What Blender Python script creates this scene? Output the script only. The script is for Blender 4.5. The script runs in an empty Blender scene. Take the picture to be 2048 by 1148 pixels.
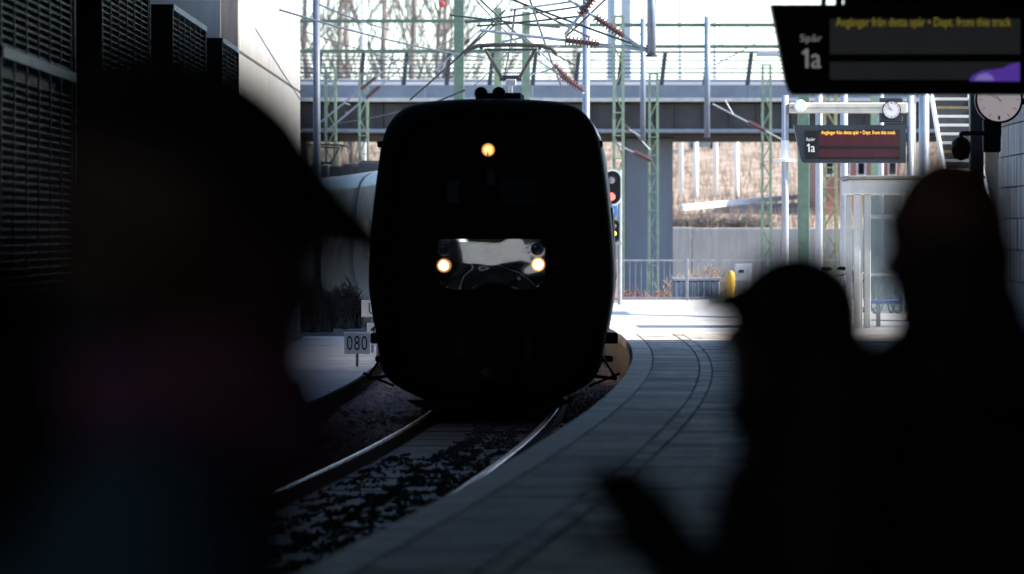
import bpy, bmesh, math, random
import numpy as np
from mathutils import Vector, Matrix, Quaternion, noise
R = math.radians
rnd = random.Random(7)
scene = bpy.context.scene
COL = scene.collection

# ------------------------------------------------------------------ camera, sky, sun, exposure
EYE = 1.6            # camera above the platform surface (z = 0)
FPX = 7680.0         # focal length in photo pixels (135 mm on 36 mm)
HX, HY = 1024.0, 470.0
cam_d = bpy.data.cameras.new('camera')
cam_d.lens = 135; cam_d.sensor_width = 36
cam_d.shift_y = -(574 - HY) / 2048.0
cam_d.clip_start = 0.1; cam_d.clip_end = 5000
cam_d.dof.use_dof = True; cam_d.dof.focus_distance = 60; cam_d.dof.aperture_fstop = 2.2
cam = bpy.data.objects.new('camera', cam_d); COL.objects.link(cam)
cam.location = (0, 0, EYE); cam.rotation_euler = (R(90), 0, 0)
scene.camera = cam

SUN_EL, SUN_AZ = R(36), R(95)      # azimuth clockwise from +Y: the sun stands to the right
world = bpy.data.worlds.new('World'); scene.world = world; world.use_nodes = True
wn = world.node_tree
sky = wn.nodes.new('ShaderNodeTexSky'); sky.sky_type = 'NISHITA'; sky.sun_disc = False
sky.sun_elevation = SUN_EL; sky.sun_rotation = SUN_AZ
sky.air_density = 1.0; sky.dust_density = 0.25; sky.ozone_density = 2.4
wn.links.new(sky.outputs[0], wn.nodes['Background'].inputs[0])
wn.nodes['Background'].inputs[1].default_value = 0.15
sl = bpy.data.lights.new('sun', 'SUN'); sl.energy = 4.6; sl.angle = R(0.53); sl.color = (1.0, 0.93, 0.83)
sun = bpy.data.objects.new('sun', sl); COL.objects.link(sun)
sdir = Vector((math.sin(SUN_AZ) * math.cos(SUN_EL), math.cos(SUN_AZ) * math.cos(SUN_EL), math.sin(SUN_EL)))
sun.rotation_euler = sdir.to_track_quat('Z', 'Y').to_euler()
vs = scene.view_settings
vs.view_transform = 'Standard'; vs.look = 'None'; vs.gamma = 1; vs.exposure = 1.5; vs.use_curve_mapping = False
scene.cycles.use_denoising = True
scene.cycles.max_bounces = 7; scene.cycles.diffuse_bounces = 4; scene.cycles.glossy_bounces = 4
scene.cycles.transparent_max_bounces = 8; scene.cycles.sample_clamp_indirect = 6
scene.cycles.caustics_reflective = False; scene.cycles.caustics_refractive = False

def P(px, py, d):
    return Vector(((px - HX) / FPX * d, d, EYE + (HY - py) / FPX * d))
def XX(px, d): return (px - HX) / FPX * d
def ZZ(py, d): return EYE + (HY - py) / FPX * d

# ------------------------------------------------------------------ materials
MATS = {}
def M(name, col, rough=.6, metal=0., var=.25, scale=6., bump=0., stretch=(1, 1, 1), rand=0., emit=None, es=0., spec=.5, spots=None):
    if name in MATS: return MATS[name]
    m = bpy.data.materials.new(name); m.use_nodes = True
    nt = m.node_tree; b = nt.nodes['Principled BSDF']; L = nt.links.new
    b.inputs['Roughness'].default_value = rough; b.inputs['Metallic'].default_value = metal
    b.inputs['Specular IOR Level'].default_value = spec
    tc = nt.nodes.new('ShaderNodeTexCoord'); mp = nt.nodes.new('ShaderNodeMapping')
    mp.inputs['Scale'].default_value = stretch; L(tc.outputs['Object'], mp.inputs[0])
    n = nt.nodes.new('ShaderNodeTexNoise'); n.inputs['Scale'].default_value = scale
    n.inputs['Detail'].default_value = 7; n.inputs['Roughness'].default_value = .62
    L(mp.outputs[0], n.inputs[0])
    r = nt.nodes.new('ShaderNodeValToRGB')
    c = Vector(col)
    r.color_ramp.elements[0].position = .3; r.color_ramp.elements[1].position = .72
    r.color_ramp.elements[0].color = (*(c * (1 - var)), 1); r.color_ramp.elements[1].color = (*(c * (1 + var)), 1)
    L(n.outputs[0], r.inputs[0]); out = r.outputs[0]
    if spots:
        n2 = nt.nodes.new('ShaderNodeTexNoise'); n2.inputs['Scale'].default_value = spots[1]; n2.inputs['Detail'].default_value = 9
        L(mp.outputs[0], n2.inputs[0])
        r2 = nt.nodes.new('ShaderNodeValToRGB'); r2.color_ramp.elements[0].position = spots[2]; r2.color_ramp.elements[1].position = spots[2] + .12
        L(n2.outputs[0], r2.inputs[0])
        mx = nt.nodes.new('ShaderNodeMixRGB'); L(r2.outputs[0], mx.inputs[0]); L(out, mx.inputs[1])
        mx.inputs[2].default_value = (*spots[0], 1); out = mx.outputs[0]
    if rand:
        oi = nt.nodes.new('ShaderNodeObjectInfo'); mr = nt.nodes.new('ShaderNodeMapRange')
        mr.inputs[3].default_value = 1 - rand; mr.inputs[4].default_value = 1 + rand
        L(oi.outputs['Random'], mr.inputs[0])
        hs = nt.nodes.new('ShaderNodeHueSaturation'); L(mr.outputs[0], hs.inputs['Value']); L(out, hs.inputs['Color']); out = hs.outputs[0]
    L(out, b.inputs['Base Color'])
    if bump:
        bp = nt.nodes.new('ShaderNodeBump'); bp.inputs['Strength'].default_value = bump; bp.inputs['Distance'].default_value = .02
        L(n.outputs[0], bp.inputs['Height']); L(bp.outputs[0], b.inputs['Normal'])
    if emit:
        b.inputs['Emission Color'].default_value = (*emit, 1); b.inputs['Emission Strength'].default_value = es
    MATS[name] = m; return m

concrete = M('platform concrete', (.41, .355, .305), .68, var=.55, scale=2.0, bump=.4, rand=.55, spec=.3, spots=((.12, .108, .098), 4, .55))
coping = M('coping concrete', (.42, .37, .32), .65, var=.35, scale=4, bump=.2, rand=.15)
jointm = M('dark joint grout', (.045, .045, .047), .9)
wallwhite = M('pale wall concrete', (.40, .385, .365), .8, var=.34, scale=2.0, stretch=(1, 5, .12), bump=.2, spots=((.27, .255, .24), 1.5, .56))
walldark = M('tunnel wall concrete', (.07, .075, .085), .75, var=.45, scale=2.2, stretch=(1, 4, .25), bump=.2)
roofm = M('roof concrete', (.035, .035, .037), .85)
blockm = M('grey wall block', (.36, .35, .34), .8, var=.85, scale=3.5, stretch=(1, 4, .15), bump=.2, rand=.15)
gravelm = M('ballast stone', (.46, .33, .285), .85, var=.55, scale=9, bump=.3)
debrism = M('oily dark debris', (.095, .075, .062), .9, var=.5, scale=20)
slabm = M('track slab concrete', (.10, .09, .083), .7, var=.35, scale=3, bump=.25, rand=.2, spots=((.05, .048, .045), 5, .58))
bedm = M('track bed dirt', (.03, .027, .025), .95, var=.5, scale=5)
groundm = M('bare ground', (.17, .14, .115), .95, var=.4, scale=.5, bump=.3)
rust = M('rusty rail web', (.05, .028, .02), .75, var=.4, scale=12)
railtop = M('polished rail head', (.78, .78, .80), .27, 1., var=.12, scale=30, stretch=(1, .1, 1))
black = M('black rubber', (.006, .006, .007), .8, var=.3, spec=.12)
blackp = M('black painted metal', (.008, .008, .009), .5, var=.2, spec=.15)
steel = M('galvanised steel', (.32, .34, .37), .45, .55, var=.15)
bluesteel = M('blue grey painted steel', (.20, .235, .30), .45, .2, var=.15)
darksteel = M('dark steel', (.045, .048, .055), .5, .4, var=.2)
greenm = M('pale green mast paint', (.20, .27, .18), .5, .0, var=.25, scale=8)
greend = M('dark green mast paint', (.085, .14, .10), .45, .0, var=.2)
whitep = M('white paint', (.80, .80, .79), .5, var=.08)
cream = M('cream painted beam', (.62, .58, .50), .5, var=.1)
trainside = M('brushed grey coach side', (.15, .144, .14), .5, .05, var=.10, scale=3, stretch=(1, .2, 4))
trainroof = M('blue grey coach roof', (.34, .41, .47), .3, .45, var=.3, scale=2)
glassdark = M('dark window glass', (.010, .012, .015), .06, 0, var=.1)
insul = M('brown insulator', (.12, .048, .043), .35, var=.2)
brick = M('brick red facade', (.34, .15, .12), .85, var=.2)
hillm = M('dry brown grass slope', (.30, .22, .16), .95, var=.5, scale=.5, bump=.3)
grassm = M('dry straw grass', (.37, .275, .20), .9, var=.55, scale=.35)
greywall = M('grey concrete wall', (.36, .36, .37), .8, var=.18, scale=2, stretch=(3, 1, .3))
girderm = M('dark bridge girder', (.05, .043, .043), .8, var=.35, scale=.8)
parapet = M('slate bridge parapet', (.20, .22, .265), .7, var=.2, scale=.8)
pierm = M('blue grey bridge pier', (.15, .165, .205), .75, var=.2, scale=.6, stretch=(1, 1, .3))
barkm = M('pale brown bark', (.20, .175, .16), .9, var=.35, scale=4)
twigm = M('twig brown', (.17, .155, .145), .9, var=.3)
shrubm = M('russet twig', (.24, .11, .085), .9, var=.4)
yellow = M('yellow plastic', (.62, .38, .05), .5, var=.08)
signwhite = M('white enamel sign', (.86, .86, .85), .4, var=.05)
inkm = M('black lettering', (.012, .012, .013), .5, var=.05)
bluepl = M('blue plate', (.03, .22, .62), .45, var=.05)
signbody = M('dark slate sign housing', (.028, .036, .044), .4, var=.1)
skin1 = M('skin', (.19, .10, .07), .55, var=.1, scale=20)
skin2 = M('skin reddish', (.16, .06, .035), .5, var=.1, scale=20)
jk_teal = M('teal jacket', (.085, .185, .26), .8, var=.2, scale=12, bump=.2)
jk_black = M('black jacket', (.010, .010, .012), .8, var=.2, scale=12, bump=.2)
jk_navy = M('navy coat', (.010, .011, .016), .85, var=.2, scale=12, bump=.2)
scarf_m = M('mauve scarf', (.46, .17, .31), .9, var=.25, scale=14, bump=.3)
trousers_m = M('dark trousers', (.016, .017, .022), .85, var=.2)
shoe_m = M('black shoe', (.012, .012, .012), .5)
cap_m = M('black cap cloth', (.008, .008, .009), .9, var=.2)
hair_m = M('cropped dark hair', (.02, .013, .009), .8, var=.3, scale=60)
eye_m = M('eye', (.6, .58, .55), .2)
def EM(name, col, s, base=(.02, .02, .02)): return M(name, base, .4, emit=col, es=s, var=.05)
head_em = EM('warm headlamp filament', (1.0, .60, .24), 9)
headrim = M('glowing lamp rim', (.75, .6, .42), .25, .9, var=.1, emit=(1.0, .42, .10), es=.30)  # emission on the rim imitates the lamp's orange halo
top_em = EM('warm top lamp', (1.0, .55, .17), .75)
red_em = EM('red signal light', (1.0, .06, .05), 3)
yel_em = EM('yellow signal light', (1.0, .62, .12), 2.2)
led_dim = EM('dim yellow led text', (.85, .70, .05), .075)
led_far = EM('orange led text', (1.0, .50, .06), .8)
purple_refl = EM('purple painted reflection', (.16, .07, .62), .15)  # emissive purple stands in for a reflection on the near screen
purple_refl2 = EM('light purple painted reflection', (.36, .26, .85), .17)
scr_near = M('near display glass', (.020, .021, .024), .35, var=.08, emit=(.9, .95, 1.0), es=.0042)
scr_far = M('far display glass', (.055, .006, .013), .35, var=.25, scale=3, stretch=(6, 1, .2))
clockface = M('clock face', (.72, .68, .68), .4, var=.06, emit=(.95, .82, .84), es=.10)
chrome = M('mirror headlight panel', (.62, .60, .57), .035, 1., var=.06)

# ------------------------------------------------------------------ mesh helper
class MB:
    def __init__(s): s.v = []; s.f = []
    def add(s, vs, fs):
        o = len(s.v); s.v += [tuple(v) for v in vs]; s.f += [tuple(i + o for i in f) for f in fs]; return s
    def box(s, x0, x1, y0, y1, z0, z1):
        return s.add([(x0, y0, z0), (x1, y0, z0), (x1, y1, z0), (x0, y1, z0), (x0, y0, z1), (x1, y0, z1), (x1, y1, z1), (x0, y1, z1)],
                     [(0, 3, 2, 1), (4, 5, 6, 7), (0, 1, 5, 4), (1, 2, 6, 5), (2, 3, 7, 6), (3, 0, 4, 7)])
    def bbox(s, x0, x1, y0, y1, z0, z1, b=.01):     # chamfered box (all edges)
        bm = bmesh.new(); bmesh.ops.create_cube(bm, size=1)
        for v in bm.verts: v.co = Vector(((x0 + x1) / 2 + v.co.x * (x1 - x0), (y0 + y1) / 2 + v.co.y * (y1 - y0), (z0 + z1) / 2 + v.co.z * (z1 - z0)))
        bmesh.ops.bevel(bm, geom=bm.edges[:], offset=b, segments=1, affect='EDGES')
        bm.verts.index_update()
        s.add([v.co[:] for v in bm.verts], [[v.index for v in f.verts] for f in bm.faces]); bm.free(); return s
    def tube(s, pts, r, n=6, cap=True, flat=None):
        pts = [Vector(p) for p in pts]; rs = r if isinstance(r, (list, tuple)) else [r] * len(pts)
        rings = []; up = None
        for i, p in enumerate(pts):
            t = (pts[min(i + 1, len(pts) - 1)] - pts[max(i - 1, 0)]).normalized()
            if up is None: up = Vector((0, 0, 1)) if abs(t.z) < .9 else Vector((1, 0, 0))
            a = t.cross(up).normalized(); b = a.cross(t).normalized(); up = b
            rings.append([p + (a * math.cos(2 * math.pi * k / n) + b * math.sin(2 * math.pi * k / n)) * rs[i] for k in range(n)])
        vs = [v for rg in rings for v in rg]; fs = []
        for i in range(len(rings) - 1):
            for k in range(n):
                fs.append((i * n + k, i * n + (k + 1) % n, (i + 1) * n + (k + 1) % n, (i + 1) * n + k))
        if cap: fs += [tuple(range(n))[::-1], tuple((len(rings) - 1) * n + k for k in range(n))]
        return s.add(vs, fs)
    def bar(s, a, b, w, h=None):                    # rectangular bar a->b
        a = Vector(a); b = Vector(b); h = h or w; t = (b - a).normalized()
        u = Vector((0, 0, 1)) if abs(t.z) < .9 else Vector((0, 1, 0))
        x = t.cross(u).normalized() * w / 2; y = t.cross(x).normalized() * h / 2
        return s.add([a - x - y, a + x - y, a + x + y, a - x + y, b - x - y, b + x - y, b + x + y, b - x + y],
                     [(0, 1, 2, 3), (7, 6, 5, 4), (0, 4, 5, 1), (1, 5, 6, 2), (2, 6, 7, 3), (3, 7, 4, 0)])
    def lathe(s, prof, c, axis='Z', n=20):          # prof: list of (r, h)
        vs = []; fs = []; c = Vector(c)
        for r, h in prof:
            for k in range(n):
                a = 2 * math.pi * k / n; x, y = r * math.cos(a), r * math.sin(a)
                vs.append(c + {'Z': Vector((x, y, h)), 'Y': Vector((x, h, y)), 'X': Vector((h, x, y))}[axis])
        for i in range(len(prof) - 1):
            for k in range(n): fs.append((i * n + k, i * n + (k + 1) % n, (i + 1) * n + (k + 1) % n, (i + 1) * n + k))
        fs += [tuple(range(n))[::-1], tuple((len(prof) - 1) * n + k for k in range(n))]
        return s.add(vs, fs)
    def prism(s, poly, y0, y1):                     # polygon in XZ extruded along Y
        n = len(poly); vs = [(x, y0, z) for x, z in poly] + [(x, y1, z) for x, z in poly]
        fs = [tuple(range(n)), tuple(range(n, 2 * n))[::-1]] + [(k, k + n, (k + 1) % n + n, (k + 1) % n) for k in range(n)]
        return s.add(vs, fs)
    def ico(s, c, r, sub=1, jit=0., sc=(1, 1, 1)):
        bm = bmesh.new(); bmesh.ops.create_icosphere(bm, subdivisions=sub, radius=1); c = Vector(c)
        vs = [c + Vector((v.co.x * sc[0], v.co.y * sc[1], v.co.z * sc[2])) * r * (1 + rnd.uniform(-jit, jit)) for v in bm.verts]
        bm.verts.index_update(); fs = [[v.index for v in f.verts] for f in bm.faces]; bm.free(); return s.add(vs, fs)
    def build(s, name, mat, parent=None, smooth=False, **kw):
        org = ORG.get(parent.name, Vector()) if parent else Vector()
        me = bpy.data.meshes.new(name); me.from_pydata([(v[0] - org.x, v[1] - org.y, v[2] - org.z) for v in s.v], [], s.f)
        bm = bmesh.new(); bm.from_mesh(me); bmesh.ops.recalc_face_normals(bm, faces=bm.faces); bm.to_mesh(me); bm.free()
        if smooth: me.polygons.foreach_set('use_smooth', [True] * len(me.polygons))
        me.materials.append(mat)
        o = bpy.data.objects.new(name, me); COL.objects.link(o)
        if parent: o.parent = parent; ORG[o.name] = org
        for k, v in kw.items(): o[k] = v
        return o
ORG = {}
def thing(name, label, cat, loc, group=None):
    o = bpy.data.objects.new(name, None); COL.objects.link(o); o.location = loc; o.empty_display_size = .2
    o['label'] = label; o['category'] = cat
    if group: o['group'] = group
    ORG[o.name] = Vector(loc); return o
def link_piece(name, me, parent, loc, rot=None):     # piece sharing mesh data, loc in world
    o = bpy.data.objects.new(name, me); COL.objects.link(o); o.parent = parent
    o.location = Vector(loc) - ORG[parent.name] if parent.name in ORG else loc
    if rot: o.rotation_euler = rot
    return o
def raw_mesh(mb, mat):
    o = mb.build('tmp', mat); me = o.data; bpy.data.objects.remove(o); return me
def numeral_one(x0, x1, z0, z1, y, mat, parent):
    w = x1 - x0; h = z1 - z0
    MB().prism([(x1, z0), (x1, z1), (x1 - .38 * w, z1), (x0 + .2 * w, z1 - .14 * h), (x0, z1 - .17 * h), (x0, z1 - .29 * h), (x1 - .45 * w, z1 - .25 * h), (x1 - .45 * w, z0)][::-1], y - .001, y).build('lettering', mat, parent)
def text(string, x0, x1, z0, z1, y, mat, parent, name='lettering', ext=.002):
    cu = bpy.data.curves.new('t', 'FONT'); cu.body = string; cu.size = 1; cu.resolution_u = 3; cu.extrude = 0
    o = bpy.data.objects.new('t', cu); COL.objects.link(o)
    dg = bpy.context.evaluated_depsgraph_get(); me0 = bpy.data.meshes.new_from_object(o.evaluated_get(dg))
    vs = [v.co.copy() for v in me0.vertices]; fs = [list(p.vertices) for p in me0.polygons]
    bpy.data.objects.remove(o); bpy.data.curves.remove(cu); bpy.data.meshes.remove(me0)
    ax = min(v.x for v in vs); bx = max(v.x for v in vs); az = min(v.y for v in vs); bz = max(v.y for v in vs)
    mb = MB(); mb.add([(x0 + (v.x - ax) / (bx - ax) * (x1 - x0), y, z0 + (v.y - az) / (bz - az) * (z1 - z0)) for v in vs], fs)
    return mb.build(name, mat, parent)

# ------------------------------------------------------------------ the curve of the platform edge
_pts = [(-40, -8.6), (-20, -5.75), (0, -3.2), (10, -1.97), (18.1, -1.0), (23.6, -.38), (30, .258), (37.2, .853), (45.5, 1.40), (53.4, 1.76),
        (58.5, 1.86), (67.5, 1.66), (80, .95), (95, -.5), (114, -3.2), (140, -8.4), (170, -16), (200, -25.5)]
_y = np.array([p[0] for p in _pts], float); _x = np.array([p[1] for p in _pts], float)
_pf = np.polyfit((_y - 60) / 100, _x, 6, w=np.array([.5, .5, 1, 1, 3, 3, 3, 3, 3, 4, 4, 4, 2, 2, 2, 1, 1, 1.]))
_pd = np.polyder(_pf)
def edge(d): return float(np.polyval(_pf, (d - 60) / 100))
def slope(d): return float(np.polyval(_pd, (d - 60) / 100)) / 100
def off(d, u, z=0.):     # point at signed distance u right of the platform edge, square to the curve
    s = slope(d); k = 1 / math.sqrt(1 + s * s)
    return Vector((edge(d) + u * k, d - u * s * k, z))
TC = -1.755               # track centre, from the edge
ZR = -.58                 # rail top
def sweep(prof, ds, closed=True, caps=True):   # prof (u from edge, z)
    mb = MB(); n = len(prof)
    vs = [off(d, u, z) for d in ds for u, z in prof]; fs = []
    for i in range(len(ds) - 1):
        for k in range(n if closed else n - 1):
            fs.append((i * n + k, i * n + (k + 1) % n, (i + 1) * n + (k + 1) % n, (i + 1) * n + k))
    if caps and closed: fs += [tuple(range(n)), tuple((len(ds) - 1) * n + k for k in range(n))]
    return mb.add(vs, fs)
def frange(a, b, st):
    n = max(1, int(round((b - a) / st))); return [a + (b - a) * i / n for i in range(n + 1)]

# ------------------------------------------------------------------ ground, platform, track bed
o = MB().add([(-900, -300, -.98), (900, -300, -.98), (900, 2500, -.98), (-900, 2500, -.98)], [(0, 1, 2, 3)]).build('ground', groundm); o['kind'] = 'structure'
WALLU = 5.55              # right wall, from the edge
plat = sweep([(0.03, -.985), (0.03, -.012), (16, -.012), (16, -.985)], frange(-45, 94.5, 1.5)).build('platform', jointm); plat['kind'] = 'structure'
ORG[plat.name] = Vector()
face = sweep([(0.0, -.985), (0.0, -.14), (.028, -.14), (.028, -.985)], frange(-45, 94.5, 1.5))
M('platform side concrete', (.36, .27, .18), .8, var=.25, scale=3)
face.build('side_face', MATS['platform side concrete'], plat)
def slab(d0, d1, u0, u1, top, bot, mat, name, b=.006):
    g = .008
    gy = .010
    a = [off(d0 + gy, u0 + g), off(d0 + gy, u1 - g), off(d1 - gy, u1 - g), off(d1 - gy, u0 + g)]
    a2 = [off(d0 + gy + b, u0 + g + b), off(d0 + gy + b, u1 - g - b), off(d1 - gy - b, u1 - g - b), off(d1 - gy - b, u0 + g + b)]
    vs = [(p.x, p.y, bot) for p in a] + [(p.x, p.y, top - b) for p in a] + [(p.x, p.y, top) for p in a2]
    fs = [(0, 3, 2, 1), (8, 9, 10, 11)]
    for k in range(4):
        j = (k + 1) % 4; fs += [(k, j, j + 4, k + 4), (k + 4, j + 4, j + 8, k + 8)]
    return MB().add(vs, fs).build(name, mat, plat)
d = 16.5; row = 0
while d < 62:
    L = rnd.choice([.34, .42, .5, .5, .6, .75])
    hz = lambda: rnd.uniform(-.004, .004)
    slab(d, d + L, -.055, .22, 0.0 + hz() * .4, -.139, coping, 'coping_stone')
    slab(d, d + L, .22, .80, hz(), -.05, concrete, 'paving_slab')
    slab(d, d + L, .80, .95, hz() * .5 + .003, -.05, concrete, 'tactile_slab')
    sp = 2.3 + rnd.uniform(-.2, .2)
    slab(d, d + L, .95, sp, hz(), -.05, concrete, 'paving_slab')
    slab(d, d + L, sp, WALLU - .02, hz(), -.05, concrete, 'paving_slab')
    d += L; row += 1
DS = d
for a, b in ((-45, 16.5), (DS, 94.4)):      # beyond the rows that can be told apart
    sweep([(-.055, -.139), (-.055, 0), (15.9, 0), (15.9, -.05), (.1, -.05), (.1, -.139)], frange(a, b, 2)).build('paving', M('sun-brightened paving', (.55, .53, .50), .7, var=.2, scale=.8, stretch=(.4, 3, 1), spots=((.34, .33, .31), 1.5, .6)), plat)  # same paving in a lighter colour to brighten its sunlit stretch
slab2 = sweep([(WALLU + .3, -.05), (WALLU + .3, 0), (15.9, 0), (15.9, -.05)], frange(16.5, DS, 2)).build('paving', concrete, plat)

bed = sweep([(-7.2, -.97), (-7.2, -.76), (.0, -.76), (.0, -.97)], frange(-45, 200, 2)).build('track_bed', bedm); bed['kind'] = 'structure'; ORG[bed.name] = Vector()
# rails
for s in (-1, 1):
    c = TC + s * .753
    r = sweep([(c - .075, -.745), (c + .075, -.745), (c + .075, -.73), (c + .012, -.715), (c + .012, ZR - .04), (c + .036, ZR - .028), (c + .036, ZR - .012),
               (c - .036, ZR - .012), (c - .036, ZR - .028), (c - .012, ZR - .04), (c - .012, -.715), (c - .075, -.73)], frange(-45, 190, 1.5)).build('rail', rust, bed)
    sweep([(c - .0365, ZR - .014), (c - .034, ZR - .0075), (c - .024, ZR - .002), (c, ZR), (c + .024, ZR - .002), (c + .034, ZR - .0075), (c + .0365, ZR - .014)], frange(-45, 190, 1.0)).build('rail_head', railtop, r, smooth=True)
# concrete track panels between the rails (left half swept clean, right half littered)
d = 17.0
while d < 50:
    L = .62
    a = [off(d + .01, TC - .66), off(d + .01, TC + .66), off(d + L - .012, TC + .66), off(d + L - .012, TC - .66)]
    top = -.702 + rnd.uniform(-.006, .006)
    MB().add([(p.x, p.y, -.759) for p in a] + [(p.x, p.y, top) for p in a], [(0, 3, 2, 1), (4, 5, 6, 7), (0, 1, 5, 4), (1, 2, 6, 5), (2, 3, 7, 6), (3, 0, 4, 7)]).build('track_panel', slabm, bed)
    d += L
def stones(name, regions, mat, size, parent, seed):
    g = np.random.default_rng(seed); bm = bmesh.new(); bmesh.ops.create_icosphere(bm, subdivisions=1, radius=1)
    bv = np.array([v.co[:] for v in bm.verts]); bm.verts.index_update(); bf = np.array([[v.index for v in f.verts] for f in bm.faces]); bm.free()
    V = []; F = []; o = 0
    for (d0, d1, u0, u1, z0, dens, clump) in regions:
        n = int((d1 - d0) * (u1 - u0) * dens)
        for _ in range(n):
            d = g.uniform(d0, d1); u = g.uniform(u0, u1)
            if clump and noise.noise(Vector((u * 5.5, d * 1.6, seed))) + .8 * noise.noise(Vector((u * 17, d * 8, seed))) + .5 * noise.noise(Vector((u * 40, d * 20, seed))) < clump: continue
            p = off(d, u, z0 + g.uniform(-.3, .9) * size * .6)
            v = bv * (1 + g.uniform(-.28, .28, (len(bv), 1))) * g.uniform(.5, 1.15, 3) * size
            a = g.uniform(0, 6.28); ca, sa = math.cos(a), math.sin(a)
            v = v @ np.array([[ca, sa, 0], [-sa, ca, 0], [0, 0, 1]])
            V.append(v + np.array(p)); F.append(bf + o); o += len(bv)
    V = np.concatenate(V); F = np.concatenate(F)
    me = bpy.data.meshes.new(name); me.from_pydata(V.tolist(), [], F.tolist()); me.materials.append(mat)
    ob = bpy.data.objects.new(name, me); COL.objects.link(ob); ob['kind'] = 'stuff'
    if parent: ob.parent = parent
    else: ob['label'] = 'grey pink crushed stone ballast along the rails'; ob['category'] = 'ballast'
    return ob
WE = TC - 2.2             # edge of the low walkway on the left
stones('ballast', [(50, 78, WE + .02, TC - .85, -.73, 190, 0), (18, 50, WE + .05, TC - .85, -.745, 60, 0), (40, 75, TC + .85, -.06, -.74, 130, 0), (50, 75, TC - .7, TC + .7, -.745, 110, 0)], gravelm, .048, bed, 3)
stones('track_litter', [(17, 47, TC - .15, TC + .70, -.70, 800, .10), (17, 40, TC - .6, TC + .1, -.70, 420, .2)], debrism, .019, bed, 5)

# low walkway left of the track
walk = sweep([(WE, -.97), (WE, -.46), (WE - 9, -.46), (WE - 9, -.97)], frange(-45, 130, 2)).build('walkway', jointm); walk['kind'] = 'structure'; ORG[walk.name] = Vector()
walkm = M('walkway concrete', (.50, .465, .45), .8, var=.2, scale=3, rand=.1)
d = 34.0
while d < 76:
    L = 1.1
    a = [off(d + .01, WE + .04), off(d + L - .01, WE + .04)]; xw = -4.12
    vs = [(xw, a[0].y, -.459), (a[0].x, a[0].y, -.459), (a[1].x, a[1].y, -.459), (xw, a[1].y, -.459)]
    vs += [(x, y, -.42 + rnd.uniform(-.004, .004)) for x, y, z in vs]
    MB().add(vs, [(0, 3, 2, 1), (4, 5, 6, 7), (0, 1, 5, 4), (1, 2, 6, 5), (2, 3, 7, 6), (3, 0, 4, 7)]).build('paving_slab', walkm, walk)
    d += L

# ------------------------------------------------------------------ the covered hall: left wall, louvres, right wall, roof
XW = -4.42
lw = thing('tunnel_wall', 'dark blue grey concrete side wall behind the slatted louvre boxes', 'wall', (XW, 20, -.98))
y0 = -45.
while y0 < 58.3:
    y1 = min(y0 + 6.0, 58.38)
    xa_, xb_ = [XW if q > 31 else edge(q) - (edge(31) - XW) for q in (y0, y1)]
    pm = MB(); pm.add([(x - dx, y, z) for z in (-.98, 9.6 if y0 < 38 else 5.75) for x, y, dx in ((xa_, y0 + .008, 0), (xb_, y1 - .008, 0), (xb_, y1 - .008, .5), (xa_, y0 + .008, .5))],
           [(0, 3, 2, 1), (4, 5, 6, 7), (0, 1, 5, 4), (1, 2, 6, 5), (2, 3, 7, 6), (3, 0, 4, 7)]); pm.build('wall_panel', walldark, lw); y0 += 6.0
slat_me = raw_mesh(MB().add([(0, 0, 0), (0, 5.0, 0), (.10, 5.0, -.045), (.10, 0, -.045), (0, 0, .008), (0, 5.0, .008), (.10, 5.0, -.037), (.10, 0, -.037)],
                            [(0, 1, 2, 3), (7, 6, 5, 4), (0, 4, 5, 1), (1, 5, 6, 2), (2, 6, 7, 3), (3, 7, 4, 0)]), M('louvre slat metal', (.06, .063, .072), .45, .4, var=.6, scale=3, stretch=(1, 4, .1)))
names = ['nearest slatted louvre box, cut off by the left picture edge', 'second slatted louvre box from the left edge of the picture',
         'third slatted louvre box from the left edge, topped by a bright strip', 'last slatted louvre box, right beside the sunlit pale wall']
for i, (a, b) in enumerate(((31.2, 36.5), (38.9, 44.1), (47.0, 52.2), (55.0, 58.36))):
    t = thing('louvre_box', names[i], 'louvre', (XW, a, -.4), 'louvre boxes along the left wall')
    Lx = XW + .27
    MB().box(XW + .002, Lx, a, a + .05, .6, 4.42).build('end_plate', blackp, t); MB().box(XW + .002, Lx, b - .05, b, .6, 4.42).build('end_plate', blackp, t)
    MB().box(XW + .002, Lx + .01, a + .051, b - .051, 4.36, 4.43).build('top_rail', M('louvre top rail', (.30, .31, .33), .5, .3), t)
    MB().box(XW + .12, Lx + .012, a + .051, b - .051, 3.05, 3.14).build('middle_rail', M('louvre mid rail', (.12, .125, .135), .5, .3), t)
    MB().box(XW + .002, XW + .12, a + .051, b - .051, .6, 4.35).build('back_plate', blackp, t)
    k = 1
    while a + k * .82 < b - .1:
        MB().box(Lx - .012, Lx + .004, a + k * .82, a + k * .82 + .022, .62, 4.355).build('mullion', MATS['louvre mid rail'], t); k += 1
    z = 4.33
    while z > .68:
        if not 3.0 < z < 3.19:
            q = link_piece('slat', slat_me, t, (Lx - .125, a + .055, z)); q.scale = (1, (b - a - .11) / 5.0, 1)
        z -= .066
rw = thing('retaining_wall', 'tall pale sunlit concrete wall with cable shadows at the left', 'wall', (-4.17, 58.4, -.98))
for (a, b) in ((58.4, 68.2), (68.2, 75.2)):
    for (z0, z1) in ((-.98, 1.5), (1.5, 4.39), (4.39, 6.35)):
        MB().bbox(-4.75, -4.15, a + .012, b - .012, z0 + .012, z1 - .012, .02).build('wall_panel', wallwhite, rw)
MB().box(-4.7, -4.175, 58.42, 75.18, -.97, 6.33).build('joint_backing', walldark, rw)

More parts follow.
